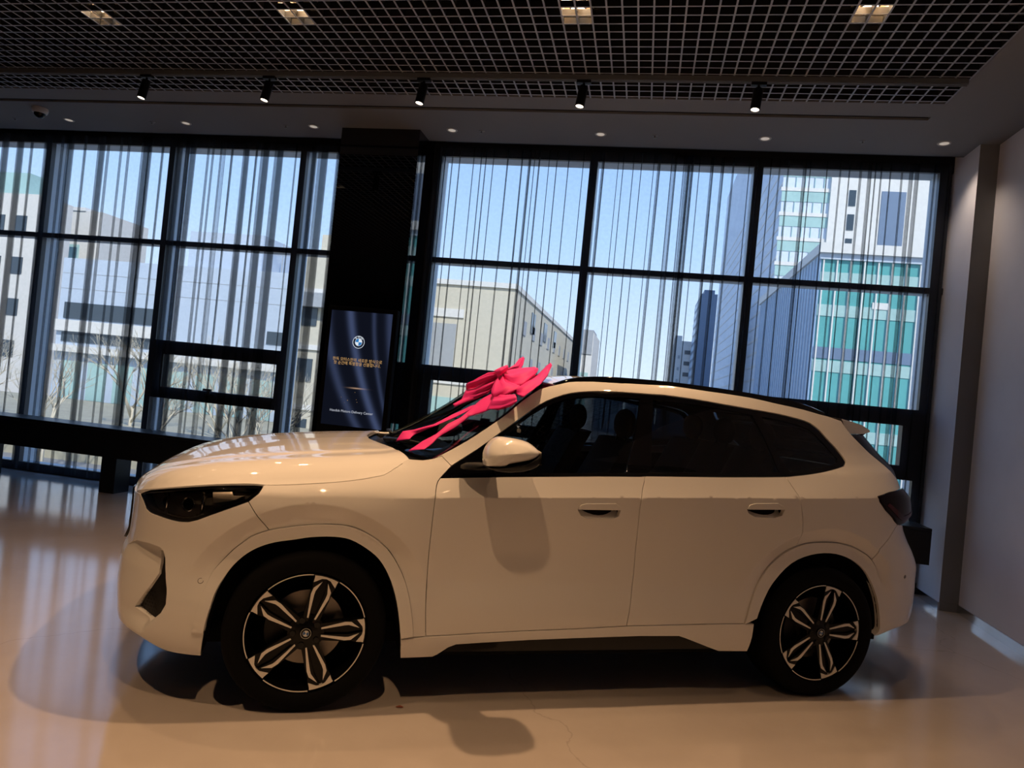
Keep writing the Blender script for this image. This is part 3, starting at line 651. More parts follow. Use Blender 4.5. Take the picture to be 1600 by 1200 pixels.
def panel(name, poly, mat, parent, s=-1, off=0., holes=(), rim=.014, res=.03, gap=.0024, hgap=None, offf=None, crease=True, curved=True, hrim=None):
    """a sheet of bodywork: outline in (u,z) laid on the body surface, with its edges folded in"""
    outer = resample(inset(dedupe(poly), gap), res)
    if area(outer) < 0: outer = outer[::-1]
    hs = []
    for h in holes:
        h2 = resample(inset(dedupe(h), -(gap if hgap is None else hgap)), res*.7)
        if area(h2) > 0: h2 = h2[::-1]
        hs.append(h2)
    ex = []
    if crease:
        for xc in (0., AX):
            for rr in (.5605,.5515,.5465,.5665):
                for ph in np.arange(.15,3.0,.045): ex.append((xc+rr*math.cos(ph), .36+rr*math.sin(ph)))
        for d in (.0035, -.0035, .014, -.012): ex += [(a, b+d) for a, b in CREASE]
    P, T = tri_fill(outer, hs, res, ex)
    A = np.array(P); o = np.full(len(A), float(off))
    if offf is not None: o = o+offf(A[:,0], A[:,1])
    X = surf(A[:,0], A[:,1], o); N = normal(A[:,0], A[:,1])
    if offf is not None: # true normals of the displaced sheet
        e = 2e-3
        f = lambda u, z: surf(u, z, off+offf(u, z))
        a = f(A[:,0]+e,A[:,1])-f(A[:,0]-e,A[:,1]); b = f(A[:,0],A[:,1]+e)-f(A[:,0],A[:,1]-e); N = np.cross(a,b); N /= np.linalg.norm(N,axis=1,keepdims=True)
    V = [tuple(p) for p in X]; NN = [tuple(n) for n in N]; F = []
    for t in T:
        a, b, c = X[t[0]], X[t[1]], X[t[2]]
        F.append(t if np.cross(b-a,c-a)@N[t[0]] > 0 else t[::-1])
    for li, L in enumerate([outer]+hs):
        rr = rim if li == 0 or hrim is None else hrim
        if not rr: continue
        Q = np.array(L); oo = np.full(len(Q), float(off))
        if offf is not None: oo = oo+offf(Q[:,0], Q[:,1])
        n0 = normal(Q[:,0],Q[:,1]); p0 = surf(Q[:,0],Q[:,1],oo); p1 = p0-n0*rr; k = len(Q)
        tg = np.roll(p0,-1,0)-np.roll(p0,1,0); tg /= np.linalg.norm(tg,axis=1,keepdims=True)+1e-9
        on = np.cross(tg,n0)
        b = len(V)
        pm_ = p0-n0*min(.002,rr*.3)+on*.0008
        for ring, nr in ((p0,n0+on*.5),(pm_,on+n0*.2),(p1,on)):
            V += [tuple(p) for p in ring]; NN += [tuple(v/np.linalg.norm(v)) for v in nr]
        for i in range(k):
            j = (i+1)%k
            for r_ in (0,1): F.append((b+r_*k+i, b+(r_+1)*k+i, b+(r_+1)*k+j, b+r_*k+j))
    if s > 0:
        V = [(v[0],-v[1],v[2]) for v in V]; NN = [(n[0],-n[1],n[2]) for n in NN]; F = [f[::-1] for f in F]
    return obj(name, V, F, mat, parent, normals=NN)
Cc = CURVES
af = sm(Cc['archo_f'][2:], 3); ai = sm(Cc['archi_f'], 3); ar = sm(Cc['archo_r'], 3); ari = sm(Cc['archi_r'][:-1]+[(3.045,.355),(3.055,.335)], 3)
dl = Cc['dlo']
hoodl = [(-1.509,.862),(-1.2,.862)]+sm(Cc['hoodline'], 3)
fdoor = sm(Cc['fdoor'], 3); dsp = sm(Cc['dsplit'], 3); rdo = sm(Cc['rdoor'], 3); sill = sm(Cc['sill'], 3)
bpf = Cc['bumpfender']
DTOP = sm(dl[1:13], 2)+sm(dl[13:21], 2)+sm(dl[21:25], 3)      # from the front corner over the windows
DREAR = sm(dl[24:28], 4)
DBOT = sm(dl[27:32], 3)+[(2.0124,1.1499),(1.5441,1.1243),(1.3353,1.113),(.8559,1.0807),(.5323,1.0554)]
DLO = dedupe([dl[0]]+DTOP+DREAR+DBOT[:-1])
def zbelt(x): return float(np.interp(x, [.5323,.8559,1.3353,1.5441,2.0124,2.2609,2.4319,2.5685], [1.0554,1.0807,1.113,1.1243,1.1499,1.1647,1.1778,1.1983]))
i_ba = min(range(len(af)), key=lambda i: abs(af[i][0]+.2))       # bumper / fender / arch meeting point
i_rd = min(range(len(ar)), key=lambda i: abs(ar[i][0]-2.5067)); i_rb = min(range(len(ar)), key=lambda i: abs(ar[i][0]-2.985))
HLLOW = [(-.2912,.9123),(-.3464,.8862),(-.427,.8484),(-.49,.817),(-.5303,.8028),(-.5686,.7985),(-.611,.7997),(-.6839,.8054),(-.744,.8082),(-.7821,.8173),(-.8216,.8471)]
HLTOP = [(-.8707,.8690),(-.7714,.9045),(-.6417,.9317),(-.5418,.950),(-.4523,.9640),(-.3656,.9735),(-.279,.9795),(-.2389,.9790)]
HLRIGHT = [(-.2389,.979),(-.2543,.9479),(-.2912,.9123)]
RIDGE = [(-.98,.612),(-.8691,.6613),(-.7416,.6748),(-.6693,.6732),(-.6364,.6613),(-.6169,.6309),(-.5895,.5678),(-.572,.50),(-.57,.442),(-.58,.3924),(-.6399,.3366),(-.6943,.292),(-.7871,.301),(-.9038,.306),(-.98,.314)]
VENT = [(-.690,.648),(-.650,.652),(-.612,.575),(-.590,.4457),(-.600,.400),(-.655,.352),(-.785,.384),(-.682,.517),(-.655,.5568),(-.664,.60)]
BUMP = [(-1.509,.30)]+sm([(-.9295,.2879),(-.846,.2911),(-.7058,.2795),(-.6063,.2488),(-.5686,.2400),(-.5028,.2370),(-.4206,.2362)],2)+[(-.4142,.2775),(-.4085,.3254),(-.4062,.3463),(-.4529,.3465)]+af[:i_ba+1]+[(-.2469,.852)]+HLLOW+[(-.8707,.8711)]+[(-.9558,.8640),(-1.2,.8605),(-1.509,.8605)]
FEND = list(reversed(HLRIGHT))+sm([(-.2389,.981),(-.1905,.9832),(-.0391,.9976),(.0913,1.0144),(.1661,1.0266),(.2308,1.0408),(.2736,1.0525),(.3127,1.0757),(.3555,1.1035)],3)+Cc['cowl']+[(.5852,1.11)]+fdoor+[(.5286,.3335),(.4693,.331)]+list(reversed(af))[:len(af)-i_ba]+[(-.2469,.852)]
FDOOR = fdoor+[(.6327,.3385),(.7839,.3483),(1.0184,.3598),(1.2628,.3693),(1.5299,.3839)]+list(reversed(dsp))+[(1.5441,1.1243),(1.3353,1.113),(.8559,1.0807)]
RDOOR = dsp+[(1.8927,.3917),(2.1997,.3985)]+ar[:i_rd+1]+list(reversed(rdo))+[(2.2609,1.1647),(2.0124,1.1499)]
SKIRT = [(.4137,.322),(.5286,.3335),(.6327,.3385),(.7839,.3483),(1.0184,.3598),(1.2628,.3693),(1.5343,.3839),(1.8927,.3917),(2.2587,.4),(2.256,.33),(2.2502,.2467),(2.0787,.2469),(1.8694,.3198),(1.8261,.3326),(1.6103,.3332),(1.2681,.3236),(1.0238,.3146),(.7895,.3018),(.6759,.2943),(.6403,.2797),(.5939,.2415),(.5733,.2305),(.4255,.2274)]
APO = [(.5106,1.1381),(.6589,1.2281),(.7602,1.3004),(.8655,1.3797),(.9376,1.4430),(1.0367,1.5144),(1.1378,1.5475),(1.2082,1.5681),(1.2774,1.5768),(1.4879,1.5956),(1.6297,1.6045),(1.7723,1.6055),(2.0214,1.5962),(2.2753,1.5861),(2.4489,1.5676),(2.6306,1.549),(2.7414,1.5313),(2.9682,1.5058)]
DEDGE = [(3.0249,1.4358),(3.1158,1.3509),(3.1900,1.2860),(3.270,1.2261),(3.33,1.194)]
TAILL = [(3.307,1.143),(3.12,1.129),(2.995,1.105),(2.999,1.078),(3.045,1.031),(3.141,.970),(3.203,.9452),(3.34,.965),(3.72,.985),(3.72,1.09),(3.42,1.14)]
FRAME = [(.54,1.1497)]+sm(APO,2)+[(2.9887,1.4747)]+DEDGE+[(3.307,1.143),(3.12,1.129),(2.995,1.105),(2.999,1.078),(3.045,1.031),(3.141,.970),(3.203,.9452),(3.1753,.9241),(3.0173,.8137)]+list(reversed(ar[i_rd:i_rb+1]))+list(reversed(rdo))+[p for p in reversed(sm(dl[27:32],3)) if p[0] > 2.41]+list(reversed(DREAR))+list(reversed(DTOP))
RBUMP = [(3.1753,.9241),(3.0173,.8137)]+ar[i_rb:]+[(3.085,.325),(3.128,.322),(3.16,.350),(3.28,.368),(3.5,.37),(4.164,.34),(4.164,.69),(3.49,.69),(3.45,.92),(3.203,.9452)]
TGATE = [(3.33,1.192),(4.164,1.19),(4.164,.695),(3.495,.695),(3.455,.925),(3.34,.962),(3.72,.985),(3.72,1.09),(3.42,1.14),(3.310,1.146)]
RWIN = DEDGE+[(3.6,1.192),(4.164,1.192),(4.164,1.44)]
CLADF = af+list(reversed(ai[3:] if True else ai))
CLADF = [(-.4529,.3470)]+af+[(.4137,.328)]+[p for p in reversed(ai) if p[1] > .347 or p[0] > .35 and p[1] > .335]+[(-.4062,.3470)]
CLADR = ar+[(3.085,.340),(3.055,.336)]+[p for p in reversed(ari) if p[1] > .398 or p[0] > 2.8]
FLARE = dict(off=.010, rim=.035, crease=False, res=.022, gap=.0012)
def rec(u, z):
    # the corner panel of the bumper sits back and comes out again as a shelf at its lower edge
    zb = np.interp(u, [-.98,-.79,-.694,-.64,-.58,-.57], [.314,.300,.292,.336,.392,.44])
    return -.034*sst(0., .07, z-zb)*sst(-.99,-.66,u)
for s in (-1, 1):
    P_ = M['paint']; BG = M['black_gloss']
    bumper_holes = [RIDGE]
    fb = panel('front_bumper', BUMP, P_, CAR, s, holes=bumper_holes, hgap=0., hrim=.05)
    panel('bumper_corner', RIDGE, P_, fb, s, holes=[VENT], offf=rec, rim=0, gap=-.002, hgap=0., hrim=.03, res=.016, crease=False)
    panel('air_vent', VENT, M['black_plastic'], fb, s, off=-.050, rim=0, gap=-.012, crease=False)
    lt = [(-.735,.386),(-.66,.50),(-.632,.52),(-.628,.40),(-.655,.365)]
    hx = MB()                                   # honeycomb of the vent
    for i in range(7):
        for j in range(7):
            u0 = -.785+.019*i+(.0095 if j%2 else 0); z0 = .372+.0165*j
            if pip(np.array([(u0,z0)]), [(-.79,.385),(-.69,.515),(-.62,.43),(-.66,.36)])[0]:
                ring = [(u0+.0095*math.cos(R(60*k+30)), z0+.0095*math.sin(R(60*k+30))) for k in range(6)]; ri = [(u0+.0072*math.cos(R(60*k+30)), z0+.0072*math.sin(R(60*k+30))) for k in range(6)]
                a = surf([p[0] for p in ring],[p[1] for p in ring],np.full(6,-.042)); b = surf([p[0] for p in ri],[p[1] for p in ri],np.full(6,-.042))
                if s > 0: a[:,1]*=-1; b[:,1]*=-1
                hx.add(list(a)+list(b),[(k,(k+1)%6,6+(k+1)%6,6+k) for k in range(6)])
    hx.build('vent_mesh', M['black_gloss'], fb)
    sens = [(-.4393+.0095*math.cos(t*.4488), .5557+.0095*math.sin(t*.4488)) for t in range(14)]
    panel('parking_sensor', sens, P_, fb, s, off=.0012, rim=.004, gap=0, res=.01, crease=False)
    so = [(-.4393+.0118*math.cos(t*.4488), .5557+.0118*math.sin(t*.4488)) for t in range(14)]
    panel('sensor_ring', so, M['black_plastic'], fb, s, off=.0006, holes=[sens], rim=0, gap=0, res=.01, crease=False)
    k_ = [(-1.48,.56),(-1.27,.58),(-1.19,.68),(-1.19,.845),(-1.25,.85),(-1.48,.845)]
    kg = panel('kidney_grille', k_, BG, CAR, s, off=.014, rim=.03, crease=False)
    sl = MB()
    for q in range(5):
        u0 = -1.46+.05*q; a0 = surf([u0,u0+.012,u0+.012,u0],[.585,.595,.825,.825],np.full(4,.022)); 
        if s > 0: a0[:,1]*=-1
        sl.add(list(a0),[(0,1,2,3)])
    sl.build('grille_bars', M['chrome'], kg)
    panel('lower_intake', [(-1.509,.34),(-1.24,.35),(-1.27,.45),(-1.509,.46)], M['black_plastic'], fb, s, off=.004, rim=.01, crease=False)
    panel('fender', FEND, P_, CAR, s)
    panel('wheel_arch_trim', CLADF, P_, CAR, s, **FLARE)
    panel('wheel_arch_trim', CLADR, P_, CAR, s, **FLARE)
    panel('side_skirt', SKIRT, P_, CAR, s, off=.004, rim=.05)
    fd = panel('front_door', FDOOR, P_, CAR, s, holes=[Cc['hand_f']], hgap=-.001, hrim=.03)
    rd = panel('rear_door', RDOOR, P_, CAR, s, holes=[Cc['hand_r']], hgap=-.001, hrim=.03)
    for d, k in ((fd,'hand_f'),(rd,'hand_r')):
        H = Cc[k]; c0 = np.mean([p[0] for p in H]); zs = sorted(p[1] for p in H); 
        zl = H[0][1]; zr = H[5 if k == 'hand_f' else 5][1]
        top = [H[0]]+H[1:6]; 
        panel('door_handle', top, P_, d, s, off=.006, rim=.036, gap=.0016, res=.012, crease=False)
        cz = (min(zs)+max(zs))/2
        panel('handle_recess', H, P_, d, s, offf=(lambda u, z, zl=(zl+zr)/2, zb=zs[0]: -.004-.062*sst(zb-.002, zl+.002, z)), rim=0, gap=-.004, res=.008, crease=False)
        flap_shade = [(H[0][0]+.006,zl-.001),(H[5][0]-.006,zr-.001)]+[(c0+(.5-q/8)*(H[5][0]-H[0][0])*.94*.5*2*.98, zl-.001-(zl-zs[0])*.62*(1-(2*q/8-1)**2)) for q in range(1,8)]
        panel('handle_shade', flap_shade, M['black_plastic'], d, s, offf=(lambda u, z, zl=(zl+zr)/2, zb=zs[0]: -.0025-.062*sst(zb-.002, zl+.002, z)), rim=0, gap=0, res=.008, crease=False)  # black sheet standing in for the shade under the handle flap
        und = [H[0]]+[H[5]]+[(p[0],p[1]-.001) for p in H[6:]]
    fr = panel('side_frame', FRAME, P_, CAR, s, rim=.03)
    panel('rear_bumper', RBUMP, P_, CAR, s)
    panel('tailgate', TGATE, P_, CAR, s, crease=False)
    rw = panel('rear_window', RWIN, BG, CAR, s, off=-.004, crease=False)
    tl = panel('tail_light', TAILL, M['tail'], CAR, s, off=.012, rim=.03, res=.02, crease=False)
    panel('light_strip', [(3.04,1.058),(3.145,.990),(3.20,.972),(3.40,1.0),(3.40,1.02),(3.20,1.0),(3.06,1.075)], pm('tail_red',(.05,.002,.012),.25,spec=.2), tl, s, off=.016, rim=.005, crease=False, res=.015)
    sr_ = [(3.2074+.010*math.cos(t*.4488), .6452+.010*math.sin(t*.4488)) for t in range(14)]
    panel('parking_sensor', sr_, M['wallb'], CAR, s, off=.001, rim=.003, gap=0, res=.01, crease=False)
    # headlight: housing, cover and its insides
    HL = HLTOP+HLRIGHT+HLLOW[1:]
    hl = panel('headlight', HL, BG, CAR, s, holes=[inset(dedupe(HL), .012)], off=-.001, rim=.05, hgap=0, res=.012, crease=False, hrim=.06)
    panel('housing', HL, M['hl_house'], hl, s, off=-.042, rim=0, gap=-.01, crease=False)
    panel('lens_cover', inset(dedupe(HL), .011), M['lens'], hl, s, off=-.003, rim=0, gap=0, res=.012, crease=False)
    def hp(u, z, o):
        q = surf(u, z, o); return (float(q[0]), float(q[1])*(1 if s < 0 else -1), float(q[2]))
    for uu, z0, z1, nm in ((-.655,.822,.905,'a'),(-.480,.838,.938,'b')):
        g = MB().tube([hp(uu-.05,z1-.002,-.032),hp(uu-.012,z1,-.018),hp(uu,z1-.012,-.014),hp(uu,(z0+z1)/2,-.013),hp(uu-.004,z0,-.014),hp(uu-.03,z0-.006,-.03)], .0075, 8)
        g.build('light_guide', M['chrome'], hl, True)
    pj = MB(); c = Vector(hp(-.560,.872,-.045)); nn = Vector(normal(-.560,.872)); nn = nn if s < 0 else Vector((nn[0],-nn[1],nn[2]))
    pj.cyl(c-nn*.03, c+nn*.012, .027, .025, 28, mi=0); a_ = nn.orthogonal().normalized(); b__ = nn.cross(a_); pj.tube([c+nn*.012+a_*.029*math.cos(q_)+b__*.029*math.sin(q_) for q_ in np.linspace(0,2*math.pi,25)],.0035,6,mi=1); pj.build('projector', [M['black_gloss'],M['chrome']], hl, True, 40)
    c2_ = Vector(hp(-.70,.862,-.05)); pj = MB(); pj.cyl(c2_-nn*.02, c2_+nn*.008, .022, .021, 28); pj.build('projector', M['black_gloss'], hl, True, 40)
    panel('reflector', [(-.452,.945),(-.37,.955),(-.362,.935),(-.315,.938),(-.35,.915),(-.44,.895)], M['satin'], hl, s, off=-.018, rim=.03, gap=0, res=.02, crease=False)
    panel('reflector', [(-.445,.890),(-.38,.895),(-.42,.872),(-.452,.862)], M['hl_house'], hl, s, off=-.03, rim=.02, gap=0, res=.02, crease=False)
    ly = MB().tube([hp(-.80,.842,-.018),hp(-.765,.825,-.018),hp(-.70,.8165,-.018),hp(-.62,.811,-.018),hp(-.56,.808,-.018),hp(-.52,.815,-.018),hp(-.47,.838,-.018)], .0055, 8); ly.build('light_guide', M['chrome'], hl, True)
    # side windows: a gloss black surround with three panes let into it
    FP = [(.775,1.092)]+[(.80,1.235)]+[(.9172,1.330),(.9888,1.386),(1.0631,1.433),(1.1629,1.475),(1.2305,1.493),(1.3326,1.508),(1.4698,1.517),(1.6,1.5205)]+[(1.5532,1.3537),(1.472,1.138)]
    RP = [(1.672,1.520),(1.9214,1.518),(2.0858,1.508),(2.272,1.490)]+[(2.318,1.3879),(2.360,1.2695),(2.378,1.196)]+[(2.0124,1.168),(1.612,1.150),(1.6468,1.3916)]
    QP = [(2.335,1.488),(2.4315,1.482),(2.56,1.463),(2.64,1.442),(2.69,1.405),(2.745,1.350),(2.80,1.292),(2.79,1.272),(2.7198,1.250),(2.5685,1.222),(2.445,1.204),(2.395,1.285),(2.36,1.3879)]
    sw = panel('side_window_trim', DLO, BG, CAR, s, off=-.006, holes=[FP,RP,QP], rim=.02, crease=False, hgap=0)
    panel('front_side_glass', FP, M['glass_front'], sw, s, off=-.010, rim=0, gap=-.004, crease=False)
    panel('rear_side_glass', RP, M['glass_rear'], sw, s, off=-.010, rim=0, gap=-.004, crease=False)
    panel('quarter_glass', QP, M['glass_rear'], sw, s, off=-.010, rim=0, gap=-.004, crease=False)
    # black sill trim under the skirt and dark inner structure behind the panels
    panel('sill_trim', [(.60,.238),(.66,.29),(.79,.298),(1.27,.32),(1.83,.329),(1.88,.315),(2.08,.245)], BG, CAR, s, off=-.02, rim=.05, crease=False)
    INN = [(-1.4,.34),(-.60,.30),(-.45,.27)]+ai[1:-1]+[(.44,.27),(2.24,.27)]+ari[1:]+[(3.1,.37),(3.5,.41),(4.0,.41),(4.0,1.08),(3.3,1.10),(2.9,1.2),(2.43,1.16),(2.0124,1.13),(1.5441,1.105),(1.3353,1.095),(.8559,1.06),(.55,1.03),(.38,1.07),(.25,1.01),(0,.96),(-.25,.95),(-.5,.92),(-.9,.83),(-1.4,.82)]
    panel('inner_shell', INN, M['black_matte'], CAR, s, off=-.085, rim=0, gap=0, crease=False, res=.05)
    # wheel housings
    for arch, nm in ((ai,'f'),(ari,'r')):
        rows = []
        for p in arch:
            q = surf(p[0],p[1]); y0 = float(q[1]); rows.append([(float(q[0]), yy*(1 if s < 0 else -1), p[1]) for yy in (y0+.006, y0+.05, -.56)])
        wl = MB().grid(rows)
        if nm == 'f': pass
        cx_ = 0. if nm == 'f' else AX
        back = [r[-1] for r in rows]; wl.add(back+[(cx_, back[0][1], .2)], [(i,i+1,len(back)) for i in range(len(back)-1)])
        wl.build('wheel_housing', M['black_matte'], CAR)
    # mirror on the door
    def pillow(outline, yc, hd, nz=11, pw_=3.0, ridge=False):
        c = np.mean(np.array(outline),axis=0); rows = []; O = [np.array(p) for p in sm(outline+[outline[0]],3)[:-1]]
        for k in range(-nz, nz+1):
            t = k/nz; f = (1-abs(t)**pw_)**(1/pw_)
            r_ = []
            for p in O+[O[0]]:
                x_ = c[0]+(p[0]-c[0])*f; z_ = c[1]+(p[1]-c[1])*f; y_ = yc+hd*t
                if ridge and t < 0: y_ += .55*max(0., z_-(1.198+(x_-.683)*.20))*min(1.,-2*t)
                r_.append((x_, y_*(1 if s < 0 else -1), z_))
            rows.append(r_)
        return MB().grid(rows)
    mo = [(.687,1.150),(.683,1.196),(.693,1.23),(.718,1.264),(.745,1.278),(.794,1.279),(.869,1.268),(.897,1.252),(.925,1.225),(.914,1.208),(.877,1.188),(.767,1.160),(.750,1.148)]
    if s > 0: mo = [(p[0]+.09,p[1]-.025) for p in mo]
    mr_ = pillow(mo, -1.055, .115, 14, 3.0, True).build('side_mirror', P_, CAR, True)
    lo = [(.690,1.142),(.767,1.158),(.877,1.186),(.922,1.218),(.932,1.206),(.928,1.176),(.886,1.149),(.799,1.130),(.732,1.130)]
    if s > 0: lo = [(p[0]+.09,p[1]-.025) for p in lo]
    pillow(lo, -1.055, .110).build('mirror_base', M['black_plastic'], mr_, True)
    ar_ = MB(); y1 = -.86
    ring = lambda x0,x1,z0,z1,y: [(x0,y*(1 if s<0 else -1),z0),(x1,y*(1 if s<0 else -1),z0),(x1,y*(1 if s<0 else -1),z1),(x0,y*(1 if s<0 else -1),z1),(x0,y*(1 if s<0 else -1),z0)]
    ar_.grid([ring(.62,.80,1.098,1.140,-.85),ring(.63,.82,1.110,1.148,-.93),ring(.70,.86,1.132,1.156,-1.0)]); subd(ar_.build('mirror_arm', M['black_plastic'], mr_, True),1)
    mg = MB().add([(.918,(-.955)*(1 if s<0 else -1),1.165),(.922,(-1.15)*(1 if s<0 else -1),1.175),(.918,(-1.14)*(1 if s<0 else -1),1.232),(.914,(-.965)*(1 if s<0 else -1),1.246)],[(0,1,2,3)]); mg.build('mirror_glass', M['chrome'], mr_)
    # roof rail
    rl = [(1.130,1.553),(1.193,1.578),(1.272,1.598),(1.38,1.612),(1.492,1.619),(1.79,1.625),(2.0,1.622),(2.223,1.615),(2.42,1.605),(2.59,1.594),(2.72,1.572),(2.815,1.545)]
    rows = []
    for x_, z_ in sm(rl,3):
        hb = float(np.interp(x_, [1.13,1.25,1.5,2.6,2.815], [.004,.018,.022,.020,.004])); yc = -.612
        rows.append([((x_),(yc+dy)*(1 if s<0 else -1),z_+dz) for dy, dz in ((-.018,-.05),(-.018,-hb*.5),(-.010,0),(.010,0),(.018,-hb*.5),(.018,-.05),(-.018,-.05))])
    MB().grid(rows).build('roof_rail', BG, CAR, True, 40)
# ---- hood
HB = [tuple(map(float, surf(u, z))) for u, z in hoodl]+[(.395,-.800,1.118)]
HB = [p for i, p in enumerate(HB) if i == 0 or p[0] > HB[0][0]-.001]
bx = np.array([p[0] for p in HB]); bx = np.maximum.accumulate(bx+np.arange(len(bx))*1e-6); by = np.array([-p[1] for p in HB]); bz = np.array([p[2] for p in HB])
zc_ = pchip([-.8606,-.85,-.83,-.80,-.75,-.66,-.5,-.346,-.1,.05,.25,.40],[.862,.885,.907,.932,.966,1.008,1.052,1.080,1.114,1.130,1.147,1.155])
crown = pchip([0,.3,.52,.63,.65,.69,.71,.79,.85,.93,1.0],[1.,.975,.935,.908,.895,.83,.815,.79,.69,.42,0.])
def hoodz(x, y):
    ye = np.interp(x, bx, by); ze = np.interp(x, bx, bz); t = np.clip(np.abs(y)/np.maximum(ye,1e-3),0,1)
    return ze+(np.maximum(zc_(x),ze)-ze)*crown(t)
def plan_sheet(name, outline, zf, mat, parent, res=.03, rim=.015, gap=.0015, extra=()):
    o = resample(inset(dedupe(outline), gap), res)
    if area(o) < 0: o = o[::-1]
    P, T = tri_fill(o, [], res, extra); A = np.array(P); e = 2e-3
    Z = zf(A[:,0],A[:,1]); gx_ = (zf(A[:,0]+e,A[:,1])-zf(A[:,0]-e,A[:,1]))/(2*e); gy_ = (zf(A[:,0],A[:,1]+e)-zf(A[:,0],A[:,1]-e))/(2*e)
    N = np.stack([-gx_,-gy_,np.ones(len(A))],1); N /= np.linalg.norm(N,axis=1,keepdims=True)
    V = [(a[0],a[1],z) for a, z in zip(A,Z)]; NN = [tuple(n) for n in N]
    F = [t if area([P[i] for i in t]) > 0 else t[::-1] for t in T]
    b = len(V); k = len(o); Q = np.array(o); zq = zf(Q[:,0],Q[:,1])
    tg = np.roll(Q,-1,0)-np.roll(Q,1,0); tg /= np.linalg.norm(tg,axis=1,keepdims=True)+1e-9; on = np.stack([tg[:,1],-tg[:,0],np.zeros(k)],1)
    for dz in (0,rim): V += [(q[0],q[1],z-dz) for q, z in zip(Q,zq)]; NN += [tuple(v) for v in on]
    F += [(b+i,b+k+i,b+k+(i+1)%k,b+(i+1)%k) for i in range(k)]
    return obj(name, V, F, mat, parent, normals=NN)
half_out = [(p[0],p[1]) for p in HB]
rear_edge = [(.375,-.70),(.335,-.5),(.285,-.28),(.255,-.1)]
outl = half_out+rear_edge; outl = outl+[(p[0],-p[1]) for p in reversed(outl)]
ridge_pts = []
for x_ in np.arange(-.72,.38,.03):
    ye = float(np.interp(x_, bx, by))
    for t in (.61,.63,.65,.67,.69,.71,.73,.79,.81):
        ridge_pts += [(x_, ye*t),(x_, -ye*t)]
plan_sheet('hood', outl, hoodz, M['paint'], CAR, .03, .02, .0015, ridge_pts)
# ---- cowl, windscreen, wipers
def ws_pt(v, t):
    """v 0 (base) .. 1 (top) up the pillar, t -1..1 across"""
    L = pchip([0,.24,.40,.57,.70,.86,1.0],[.5106,.6589,.7602,.8655,.9376,1.0367,1.1378]); zz = pchip([0,.24,.40,.57,.70,.86,1.0],[1.1381,1.2281,1.3004,1.3797,1.4430,1.5144,1.5475])
    x = float(L(v)); z = float(zz(v)); y = float(surf(x, z)[1]); b = (.165*(1-v)+.11*v)*(1-t*t)
    up = .0 if v < .8 else .035*(v-.8)/.2*(1-t*t)
    return (x-b, y*abs(t)*(-1 if t > 0 else 1) if t else 0., z-.004+up)
rows = [[ws_pt(v, t) for t in np.linspace(-1,1,33)] for v in np.linspace(0,1,25)]
wsh = MB().grid(rows).build('windshield', M['glass_shield'], CAR, True)
br = MB()
for v0, v1 in ((-.0,.035),(.965,1.0)): br.grid([[tuple(Vector(ws_pt(v,t))+Vector((.004,0,-.004))) for t in np.linspace(-1,1,25)] for v in (v0,v1)])
for sg in (-1,1): br.grid([[tuple(Vector(ws_pt(v,t))+Vector((.004,0,-.004))) for v in np.linspace(0,1,20)] for t in (sg*1.,sg*.95)])
br.build('windshield_border', M['black_gloss'], wsh, True)
rows = []
for t in np.linspace(-1,1,25):
    a = ws_pt(0.02,t); y = a[1]; xe = float(np.interp(abs(y),[.1,.28,.5,.70,.80],[.255,.285,.335,.375,.39])); ze = float(hoodz(np.array([xe]),np.array([y]))[0])-.02
    rows.append([(xe-.02,y,ze-.01),(xe+.02,y,ze-.03),((xe+a[0])/2+.02,y,a[2]-.045),(a[0]+.03,y,a[2]-.012)])
MB().grid(rows).build('cowl_panel', M['black_plastic'], CAR, True)
for (y0,y1,v1,nm) in ((-.62,-.02,.09,0),(.05,.66,.10,1)):
    a = Vector(ws_pt(.03,-y0/.80))+Vector((-.02,0,.005)); b = Vector(ws_pt(v1,-y1/.80))+Vector((-.02,0,.012)); mid = (a+b)/2+Vector((-.02,0,.01))
    wp = MB().tube([a,mid,b],[.012,.009,.005],8).build('wiper', M['black_plastic'], CAR, True)
    MB().tube([a*.75+b*.25+Vector((-.006,0,-.006)),b*.95+a*.05+Vector((-.006,0,-.008))],.005,6).build('wiper_blade', M['rubber'], wp, True)
# ---- roof, spoiler
ax_ = np.array([p[0] for p in APO]); az_ = np.array([p[1] for p in APO])
rows = []
for x_ in np.linspace(1.1378,2.955,40):
    ze = float(np.interp(x_,ax_,az_)); ye = -float(surf(x_,ze)[1]); fr_ = max(0.,1-(x_-1.1378)/.5); r_ = []
    for t in np.linspace(-1,1,21):
        cz = (1-t*t); r_.append((x_-.11*cz*fr_**2, t*ye, ze-.006+.032*cz*min(1,(x_-1.0)/.4)*min(1.,(3.05-x_)/.5)))
    rows.append(r_)
MB().grid(rows).build('roof', M['paint'], CAR, True)
rows = []
for t in np.linspace(-1,1,25):
    y = .674*t; g = 1-t*t; ex = .13*g; yt = .63*t
    rows.append([(2.90,y,1.517+.02*g),(2.97,y,1.507+.02*g),(3.065+ex*.6,.656*t,1.4925+.02*g),(3.150+ex,yt,1.465+.015*g),(3.152+ex,yt,1.4555+.015*g),(3.09+ex*.5,.648*t,1.4415),(3.00,.672*t,1.4345),(2.945,.676*t,1.4355)])
sp_o = MB().grid(rows)
n8 = 8; sp_o.add(list(rows[0]),[tuple(range(8))]); sp_o.add(list(rows[-1]),[tuple(range(7,-1,-1))])
sp_o.build('roof_spoiler', M['paint'], CAR, True, 25)
rows = [[(3.028,.638*t,1.432),(3.10+.05*(1-t*t),.615*t,1.438),(3.155+.10*(1-t*t),.60*t,1.4475),(3.140+.10*(1-t*t),.59*t,1.430),(3.05,.61*t,1.415)] for t in np.linspace(-1,1,15)]
